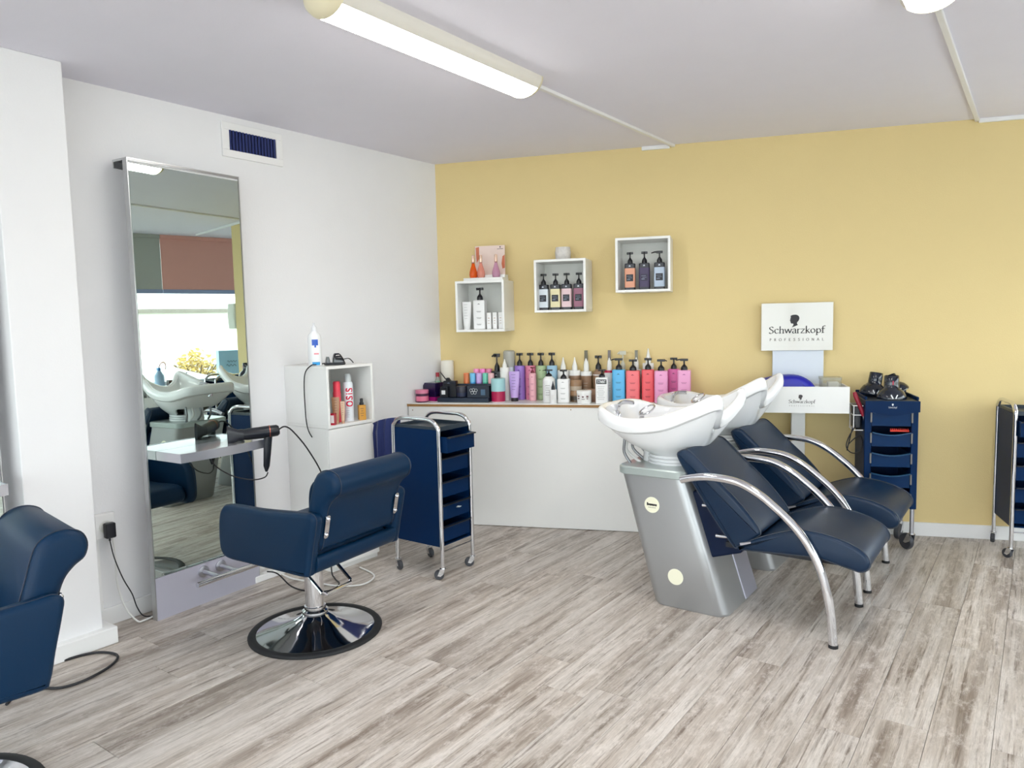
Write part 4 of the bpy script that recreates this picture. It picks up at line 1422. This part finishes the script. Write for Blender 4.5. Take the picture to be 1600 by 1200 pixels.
for s, f, w, h, c_, ink, nm, sd, dd in ((-2.006, .135, .084, .288, (92, 186, 238), (30, 80, 120), 'sky blue pump bottle', 1, .8), (-1.913, .135, .088, .280, (246, 118, 124), (160, 40, 60), 'pale coral pump bottle', 0, .8), (-1.815, .135, .080, .288, (240, 92, 100), (140, 24, 44), 'strong coral red pump bottle', 0, .7),
                               (-1.729, .165, .084, .281, (238, 164, 208), (170, 90, 140), 'pale pink pump bottle next to the coral red one', 2, .8), (-1.655, .055, .076, .285, (230, 110, 178), (120, 40, 90), 'bright magenta-pink pump bottle', 0, .8), (-1.585, .125, .084, .282, (240, 168, 212), (170, 90, 140), 'pale pink pump bottle at the end of the row', 1, .8)):
    sq_pump(nm + ' of the square-bodied row', 'bottle', C(s, f), YA, w, h, c_, ink=ink, frac=.74, side=sd, depth=dd, round_=.012, group='square pump bottles on the counter', nozzle=.62 if sd == 1 else .45)

# ================================================================== WALL CUBES AND THEIR CONTENTS
CB = [(-2.926, 1.318, 'white wall cube with white hair products, below the perfume display'), (-2.372, 1.438, 'white wall cube with four labelled dark pump bottles'), (-1.835, 1.553, 'white wall cube with three dark pump bottles, the highest of the cubes')]
for s, z, lab in CB:
    open_cube(lab, 'wall_cube', .345, .345, .345, .25, .016, (W(s, .001, z), YA), 'white cubes on the yellow wall')
IN = .0162
z1 = 1.318 + IN
tube_bottle('white squeeze tube standing in the wall cube', W(-3.045, .175, z1), YA, .066, .19, (238, 238, 238), (236, 236, 236), (190, 190, 190))
sq_pump('white carton-like bottle with black pump in the wall cube', 'bottle', W(-2.955, .15, z1), YA, .082, .285, (240, 240, 240), ink=(120, 120, 120), frac=.70, round_=.004)
for i in range(3):
    o = thing('sample_bottle', ['small white sample bottle next to the carton-like pump bottle', 'small white sample bottle between two others in the wall cube', 'small white sample bottle next to the side panel of the wall cube'][i], 'bottle', W(-2.886 + i * .042, .165, z1), YA, 'three small white sample bottles in a wall cube')
    bo = MB().rbox(.033, .030, 0, .112, .006, .002).build('body', cm((240, 240, 240)), o)
    MB().rbox(.0335, .0305, .085, .114, .006, .002).build('cap', cm((236, 236, 234)), o)
    print_lines(bo, [(0, .075, .012, .004), (0, .058, .010, .003), (0, .040, .012, .003)], -.015, (190, 160, 130))
z2 = 1.438 + IN
for s, c_, nm in ((-2.503, (214, 222, 230), 'pale grey'), (-2.421, (228, 218, 176), 'cream yellow'), (-2.345, (232, 202, 206), 'blush pink'), (-2.263, (156, 100, 122), 'plum')):
    sq_pump('dark pump bottle with %s label band in the wall cube' % nm, 'bottle', W(s, .15, z2), YA, .066, .242, (22, 24, 38), frac=.70, lab=(c_, .10, .82, (26, 28, 40)), round_=.008, group='dark labelled pump bottles in the wall cube')
z3 = 1.553 + IN
for s, c_, nm, sd, pt in ((-1.925, (226, 160, 130), 'peach', 0, (26, 28, 40)), (-1.833, (62, 48, 86), 'dark violet', 0, (44, 36, 66)), (-1.737, (186, 202, 222), 'pale blue', 1, (26, 28, 40))):
    sq_pump('dark pump bottle with %s label band in the highest wall cube' % nm, 'bottle', W(s, .15, z3), YA, .066, .245, (22, 24, 38), frac=.70, lab=(c_, .10, .82, pt), side=sd, round_=.008, group='dark labelled pump bottles in the highest wall cube', nozzle=.8 if sd else .4)
# display on top of the first cube
zt = 1.318 + .345
ds = thing('perfume_display', 'white tester display with pale pink printed card on the wall cube', 'display', W(-2.915, .125, zt), YA)
MB().rbox(.28, .15, 0, .022, .004, .002).build('base', M_WHITE, ds)
MB().box(-.065, .14, -.02, .06, .022, .042).build('step', M_WHITE, ds, smooth=False)
cd_ = MB().box(-.09, .125, .045, .049, .022, .245).build('card', mat('pink_card', (236, 214, 204), .45, var=.12, vscale=9), ds, smooth=False)
for pts in ([(-.085, .0446, .235), (-.06, .0446, .24), (-.06, .0446, .16), (-.08, .0446, .13)], [(.108, .0446, .17), (.124, .0446, .18), (.124, .0446, .09), (.106, .0446, .085), (.1, .0446, .12)]):
    MB().add(pts, [tuple(range(len(pts)))]).build('red_print', cm((196, 104, 66)), cd_, smooth=False)
hl = head_logo(MB(), .012, .092, .226)
hl.box(.070, .114, -.0002, .0, .219, .222)
hl.xf(TR(0, .0446, 0))
hl.build('logo', M_INK, cd_, smooth=False)
for s, c_, al, nm in ((-2.993, (236, 96, 20), .75, 'amber orange'), (-2.938, (240, 160, 140), .6, 'peach pink'), (-2.830, (214, 160, 190), .6, 'mauve')):
    o = thing('perfume_bottle', '%s teardrop bottle standing on the tester display' % nm, 'bottle', W(s, .165 if s != -2.830 else .165, zt + .022), YA, 'teardrop bottles on the tester display')
    MB().lathe([(.021, 0), (.0255, .006), (.0275, .024), (.026, .042), (.019, .066), (.0125, .086), (.0095, .10), (.0095, .108)], 22).build('glass', clear('perfume_%s' % nm[:4], c_, al), o, ang=60)
    MB().lathe([(.011, .106), (.0105, .118), (.010, .15), (.007, .156)], 16).build('cap', mat('pale_gold', (236, 204, 184), .25, .5), o)
    MB().lathe([(.0098, .100), (.0104, .108)], 16).build('neck', cm((120, 60, 50)), o)
# white stone pot on the second cube
pt = thing('candle_pot', 'rough white stone pot on top of the wall cube', 'pot', W(-2.372, .13, 1.438 + .345), YA)
MB().lathe([(.038, 0), (.05, .01), (.053, .05), (.048, .085), (.042, .085), (.044, .05), (.03, .03)], 24, cap1=True).build('pot', mat('rough_stone', (226, 222, 218), .8, bump=.8, bscale=90, var=.2, vscale=80), pt, ang=60)

# ================================================================== BRANDED WHITE DISPLAY STAND
M_SIGN = mat('gloss_white', (214, 212, 205), .12, coat=.5)
st = thing('display_stand', 'white display stand with lettered sign board and logo tray by the yellow wall', 'display stand', W(-.888, 0, 0), YA)
MB().box(-.222 + .0, .20, -.065, -.050, 1.163, 1.462).build('sign_board', M_SIGN, st, smooth=False, bevel=.002)
sg = bpy.data.objects['sign_board']
lt = lettering(MB(), 'Schwarzkopf', .060, .330)
head_logo(lt, .080, -.012, .036)
lt.xf(TR(-.012, -.0655, 1.272))
lt.build('logo', M_INK, sg, smooth=False)
lt = lettering(MB(), 'PROFESSIONAL', .0235, .320, (.10, .05, 20), .55).xf(TR(-.012, -.0655, 1.224))
lt.build('tagline', mat('brown_ink', (88, 80, 74), .5), sg, smooth=False)
MB().box(-.152, .150, -.050, -.012, .80, 1.20).build('back_panel', mat('pale_blue_white', (214, 222, 232), .3), st, smooth=False, bevel=.002)
MB().box(-.040, .042, -.10, -.05, 0, .80).build('post', M_WHITE, st, smooth=False, bevel=.003)
MB().box(-.16, .16, -.20, -.016, 0, .012).build('foot_plate', M_WHITE, st, smooth=False, bevel=.003)
ty = MB()
ty.box(-.288, .262, -.30, -.05, .800, .812)
ty.box(-.288, -.280, -.292, -.05, .812, .955).box(.254, .262, -.292, -.05, .812, .955)
ty.box(-.280, .254, -.058, -.05, .812, .955)
tyo = ty.build('tray', M_WHITE, st, smooth=False)
fpn = MB().box(-.290, .264, -.306, -.30, .798, .957).build('tray_front', M_WHITE, st, smooth=False)
lt = lettering(MB(), 'Schwarzkopf', .028, .150)
head_logo(lt, .034, -.008, .017)
lt.xf(TR(.0, -.3065, .858))
lt.build('logo', mat('dark_brown_ink', (62, 56, 58), .5), fpn, smooth=False)
lt = lettering(MB(), 'PROFESSIONAL', .011, .142, (.10, .05, 20), .55).xf(TR(.0, -.3065, .838))
lt.build('tagline', mat('pale_ink', (176, 172, 170), .5), fpn, smooth=False)
o = thing('blue_cushion', 'bright blue neck cushion lying in the tray of the display stand', 'cushion', W(-.975, .175, .812), YA)
prof = [(p.x, p.y) for p in catmull([(-.19, .0), (-.20, .10), (-.16, .17), (0, .205), (.10, .195), (.165, .14), (.185, .06), (.17, 0)], 4, True)]
MB().cushion(prof, -.09, .09, .03).build('pad', mat('royal_blue', (22, 26, 168), .4), o)
MB().tube([(x, -.06, z) for x, z in inset(prof, .001)], .004, 6, True).build('piping', mat('royal_blue_dark', (40, 60, 150), .4), o)
o = thing('clear_box', 'clear plastic box of white cotton in the display stand tray', 'box', W(-.715, .175, .812), YA)
cb = MB()
cb.loft([[(x, y, z) for x, y in rrect(.115, .11, .01, 3)] for z in (.001, .19)], True, False)
cb.loft([[(x, y, z) for x, y in rrect(.12, .115, .01, 3)] for z in (.178, .194)], False, True)
cb.build('case', clear('clear_plastic', (215, 214, 200), .28), o)
MB().rbox(.065, .07, .004, .165, .012, .006, .015, 0).build('cotton', mat('cotton', (236, 236, 240), .9), o)

# ================================================================== ON AND IN THE OPEN CUBE BY THE LEFT WALL
zc = .816 + IN
o = thing('spray_can', 'tall white hairspray can with large red upright lettering', 'spray can', (-3.252, 2.885, zc), D(47))
bo = MB().lathe([(.027, 0), (.028, .004), (.028, .215), (.024, .226)], 28).build('can', cm((226, 232, 238)), o)
MB().lathe([(.0195, .224), (.0195, .258), (.015, .272), (.013, .274)], 24).build('cap', cm((196, 204, 206)), o)
def wrap(x, y, z):
    # lettering runs upward; bend it round the can
    a_ = (z - .025) / .0283
    return (.0284 * math.sin(-a_), -.0284 * math.cos(a_), .140 + x)
MB().lathe([(.0283, .075), (.0283, .0752)], 28, cap0=False, cap1=False).build('thin_ring', cm((200, 60, 80)), bo)
lt = MB()
for tx, sz in (('OSiS', .052),):
    lettering(lt, tx, sz, .108, (.12, .12, 0), .13, fn=wrap)
lt.build('lettering', cm((214, 16, 66)), bo, smooth=False)
print_lines(bo, [(-.006, .062 - .012 * i, .02 - .005 * (i % 2), .003) for i in range(4)], -.0282, (180, 186, 196))
o = thing('spray_can', 'slim coral red spray can beside the white hairspray', 'spray can', (-3.275, 2.82, zc), D(38))
MB().lathe([(.022, 0), (.023, .004), (.023, .17), (.020, .18)], 22).build('can', cm((232, 70, 90)), o)
MB().lathe([(.021, .178), (.021, .226), (.017, .234)], 20).build('cap', cm((236, 62, 84)), o)
round_pump('dark navy bottle at the back of the open cube', 'bottle', (-3.33, 2.745, zc), D(38), .06, .23, (20, 26, 54), mark=False)
tube_bottle('tan squeeze tube in front of the coral spray can', (-3.225, 2.765, zc), D(42), .044, .15, (178, 134, 100), (190, 150, 120), (120, 80, 60))
tube_bottle('slim cream tube in front of the coral spray can', (-3.203, 2.795, zc), D(42), .026, .125, (212, 180, 150), (190, 150, 120), (150, 110, 90))
o = thing('cream_box', 'small red and white box in the open cube', 'box', (-3.207, 2.722, zc), D(30))
MB().box(-.018, .018, -.015, .015, 0, .065).build('body', cm((176, 20, 50)), o, smooth=False)
MB().box(-.004, .014, -.0157, -.015, .012, .055).build('print', cm((240, 232, 232)), o, smooth=False)
o = thing('oil_bottle', 'golden square oil bottle with black spray top in the open cube', 'bottle', (-3.215, 2.950, zc), D(65))
bo = MB().rbox(.042, .034, 0, .088, .005, .003).build('glass', mat('amber_oil', (206, 150, 62), .12, coat=.5), o)
MB().lathe([(.013, .087), (.013, .100), (.009, .104), (.009, .124), (.006, .126)], 14).build('spray_top', cm(BLK), o)
print_lines(bo, [(-.004, .068 - .014 * i, .02 - .006 * (i % 2), .004) for i in range(4)], -.0171, (130, 88, 30))
zt = .816 + .345
o = thing('disinfectant_bottle', 'white bottle with blue label standing on the open white cube', 'bottle', (-3.330, 2.722, zt + .001), D(48))
bo = MB().lathe([(.036, 0), (.038, .004), (.038, .155), (.033, .175), (.018, .19), (.016, .195)], 26).build('body', cm((240, 242, 244)), o, ang=50)
MB().lathe([(.017, .193), (.017, .212), (.010, .222), (.006, .226), (.006, .24)], 16).build('cap', cm((226, 228, 232)), o)
lb = MB()
def band(z0, z1, a0, a1, r=.0386):
    n = 8
    v = []
    for z in (z0, z1):
        for i in range(n + 1):
            t = lerp_(a0, a1, i / n)
            v.append((r * math.sin(t), -r * math.cos(t), z))
    lb.add(v, [(i, i + 1, n + 2 + i, n + 1 + i) for i in range(n)])
band(.115, .148, -.35, .55)
band(.103, .115, .0, .25)
lb.build('blue_label', cm((24, 84, 190)), bo)
lb = MB()
band(.004, .022, -.4, .75)
lb.build('blue_stripe', cm((30, 150, 214)), bo)
lb = MB()
band(.064, .072, -.1, .6)
lb.build('red_print', cm((222, 130, 140)), bo)
# clipper stand
clip = o = thing('clipper_stand', 'black hair clipper charging stand on the open white cube', 'clipper stand', (-3.272, 2.812, zt + .001), D(60))
MB().rbox(.115, .06, 0, .014, .012, .004).build('base', M_BLACK, o)
cr = MB()
cr.loft([[(x, y, z) for x, y in rrect(w, d_, .012, 4, cx_, 0)] for z, w, d_, cx_ in ((.012, .07, .05, .022), (.035, .06, .05, .018), (.058, .04, .044, .014), (.066, .026, .03, .012))])
cr.build('cradle', mat('gloss_black', (14, 16, 26), .12, coat=.5), o)
MB().loft([[(x, y, z) for x, y in rrect(w, .04, .006, 3, -.04, 0)] for z, w in ((.012, .026), (.03, .022), (.048, .012))]).build('horn', mat('gloss_black', (14, 16, 26), .12, coat=.5), o)
tag(MB().tube([(-3.30, 2.765, zt + .012), (-3.30, 2.70, zt + .008), (-3.305, 2.672, zt + .006), (-3.33, 2.650, zt - .03), (-3.345, 2.648, 1.06), (-3.345, 2.648, .92), (-3.34, 2.648, .85), (-3.325, 2.648, .80), (-3.30, 2.650, .765)], .0035, 6, smooth=6).build('charger_cord', M_CORD), 'thin black charger cord hanging down the side of the open white cube', 'cord')
attach(MB().tube([(-3.285, 2.855, zt + .02), (-3.275, 2.885, zt + .03), (-3.27, 2.92, zt + .03), (-3.27, 2.95, zt + .0045)], .003, 6, smooth=5).build('cord', M_CORD), clip)

# ================================================================== SOCKET, PLUGS, CABLES
so = thing('wall_socket', 'white surface-mounted wall socket beside the pier', 'socket', (XW, 1.605, .48))
MB().box(0, .04, -.045, .045, -.055, .06).build('housing', M_TRIM, so, smooth=False, bevel=.004)
MB().lathe([(.028, 0), (.03, .006), (.024, .006), (.022, .001)], 20).xf(TR(.04, 0, .0) @ RY(90)).build('outlet', M_WHITE2, so)
o = MB().box(XW + .0, XW + .022, 1.555, 1.58, .086, .425).build('wall_trunking', M_TRIM, smooth=False, bevel=.002)
tag(o, 'vertical white cable duct below the wall socket', 'trunking')
pl = thing('power_adapter', 'black power adapter plugged into the wall socket', 'adapter', (XW + .046, 1.612, .470))
MB().rbox(.032, .045, -.04, .03, .006, .004, .018, 0).build('body', M_BLACK, pl)
MB().tube([(.012, 0, -.04), (.012, 0, -.055)], .005, 8).build('strain_relief', M_BLACK, pl)
tag(MB().tube([(XW + .058, 1.612, .415), (XW + .06, 1.625, .33), (XW + .055, 1.66, .22), (XW + .05, 1.70, .13), (XW + .06, 1.715, .06), (XW + .075, 1.74, .012), (XW + .10, 1.80, .005), (-3.435, 1.86, .005)], .0028, 6, smooth=6).build('adapter_cord', M_CORD), 'thin black cord from the wall adapter to the floor behind the mirror', 'cord')
tag(MB().tube([(XW + .042, 1.63, .445), (XW + .05, 1.635, .35), (XW + .04, 1.64, .2), (XW + .06, 1.66, .08), (XW + .10, 1.69, .012), (XW + .11, 1.72, .007), (-3.45, 1.80, .007), (-3.44, 1.9, .007)], .0045, 6, smooth=6).build('extension_cord', M_CORDW), 'white cord from the wall socket along the floor behind the mirror', 'cord')
tag(MB().tube([(-3.10, 1.02, .006), (-3.30, 1.22, .006), (-3.305, 1.33, .006), (-3.275, 1.415, .006), (-3.21, 1.455, .006), (-3.145, 1.452, .006), (-3.085, 1.39, .006), (-3.05, 1.29, .006), (-3.055, 1.21, .006), (-3.10, 1.165, .006), (-3.18, 1.14, .006)], .0055, 8, smooth=6).build('floor_cable', M_CORD), 'black cable looped on the floor in front of the pier baseboard', 'cable')
ps = thing('power_strip', 'white power strip on the floor beside the mirror', 'power strip', (-3.44, 2.43, 0), D(90))
MB().rbox(.22, .05, .001, .036, .012, .004).build('body', M_TRIM, ps)
for k in range(3):
    MB().lathe([(.018, .0365), (.018, .038), (.015, .037)], 16, (-.06 + k * .06, 0, 0)).build('outlet', M_WHITE2, ps)
attach(MB().tube([(-3.42, 2.40, .045), (-3.33, 2.40, .05), (-3.20, 2.39, .008), (-3.06, 2.40, .006), (-2.98, 2.47, .006), (-3.02, 2.56, .006), (-3.10, 2.60, .006), (-3.15, 2.62, .05), (-3.150, 2.635, .30), (-3.155, 2.60, .55), (-3.17, 2.52, .72), (-3.175, 2.43, .835), (-3.175, 2.38, .870), (-3.166, 2.335, .862)], .004, 7, smooth=6).build('cord', M_CORD), hd)
tag(MB().tube([(-3.20, 2.28, .645), (-3.21, 2.265, .62), (-3.24, 2.21, .615), (-3.27, 2.12, .65), (-3.30, 2.05, .71), (-3.31, 2.03, .772)], .0035, 6, smooth=6).build('hanging_cord', M_CORD), 'black cord looping under the mirror ledge', 'cord')
tag(MB().tube([(-3.42, 2.46, .03), (-3.3, 2.47, .008), (-3.15, 2.50, .007), (-3.0, 2.53, .007), (-2.9, 2.62, .007), (-2.95, 2.75, .007), (-3.12, 2.80, .007)], .0045, 7, smooth=6).build('white_cable', M_CORDW), 'white cable lying on the floor behind the styling chair', 'cable')

# ================================================================== ON THE WINDOW SILL
SZ = WZ0 + .0005
o = thing('spray_bottle', 'pale blue spray bottle with hooked tube on the window sill', 'spray bottle', W(1.85, .46, SZ), YA)
MB().lathe([(.05, 0), (.055, .005), (.055, .13), (.03, .17), (.02, .19)], 20).build('body', cm((150, 180, 206)), o)
MB().box(-.02, .05, -.015, .015, .19, .225).build('trigger_head', cm((60, 130, 190)), o, smooth=False, bevel=.004)
MB().tube([(0, 0, .22), (.0, .02, .27), (0, .06, .29), (0, .08, .25), (0, .075, .2)], .005, 6, smooth=4).build('hose', cm((170, 80, 60)), o)
round_pump('small dark bottle on the window sill', 'bottle', W(1.85, .14, SZ), YA, .05, .15, (60, 44, 40), mark=False)
o = thing('brush_box', 'low brown box of brushes on the window sill', 'box', W(1.84, .29, SZ), YA)
MB().box(-.05, .05, -.08, .08, 0, .07).build('body', cm((90, 70, 62)), o, smooth=False, bevel=.004)
MB().box(-.045, .045, .02, .075, .07, .085).build('lid', cm((110, 96, 160)), o, smooth=False)
o = thing('blue_box', 'pale blue carton with dark squiggle print on the window sill', 'box', W(1.85, -.39, SZ), YA + D(4))
bo = MB().box(-.06, .06, -.14, .14, 0, .40).build('body', cm((176, 222, 244)), o, smooth=False, bevel=.003)
pr = MB()
pr.tube([(-.061, -.04 + .012 * k, .26 + .012 * math.sin(k * 2.1)) for k in range(11)], .003, 5)
pr.tube([(-.061, -.05 + .012 * k, .21 + .014 * math.sin(k * 1.7)) for k in range(11)], .003, 5)
pr.build('print', M_INK, bo)
for k in range(3):
    MB().box(-.0606, -.06, -.09 + k * .055, -.05 + k * .055, .03, .10).build('window_print', cm((225, 240, 248)), bo, smooth=False)
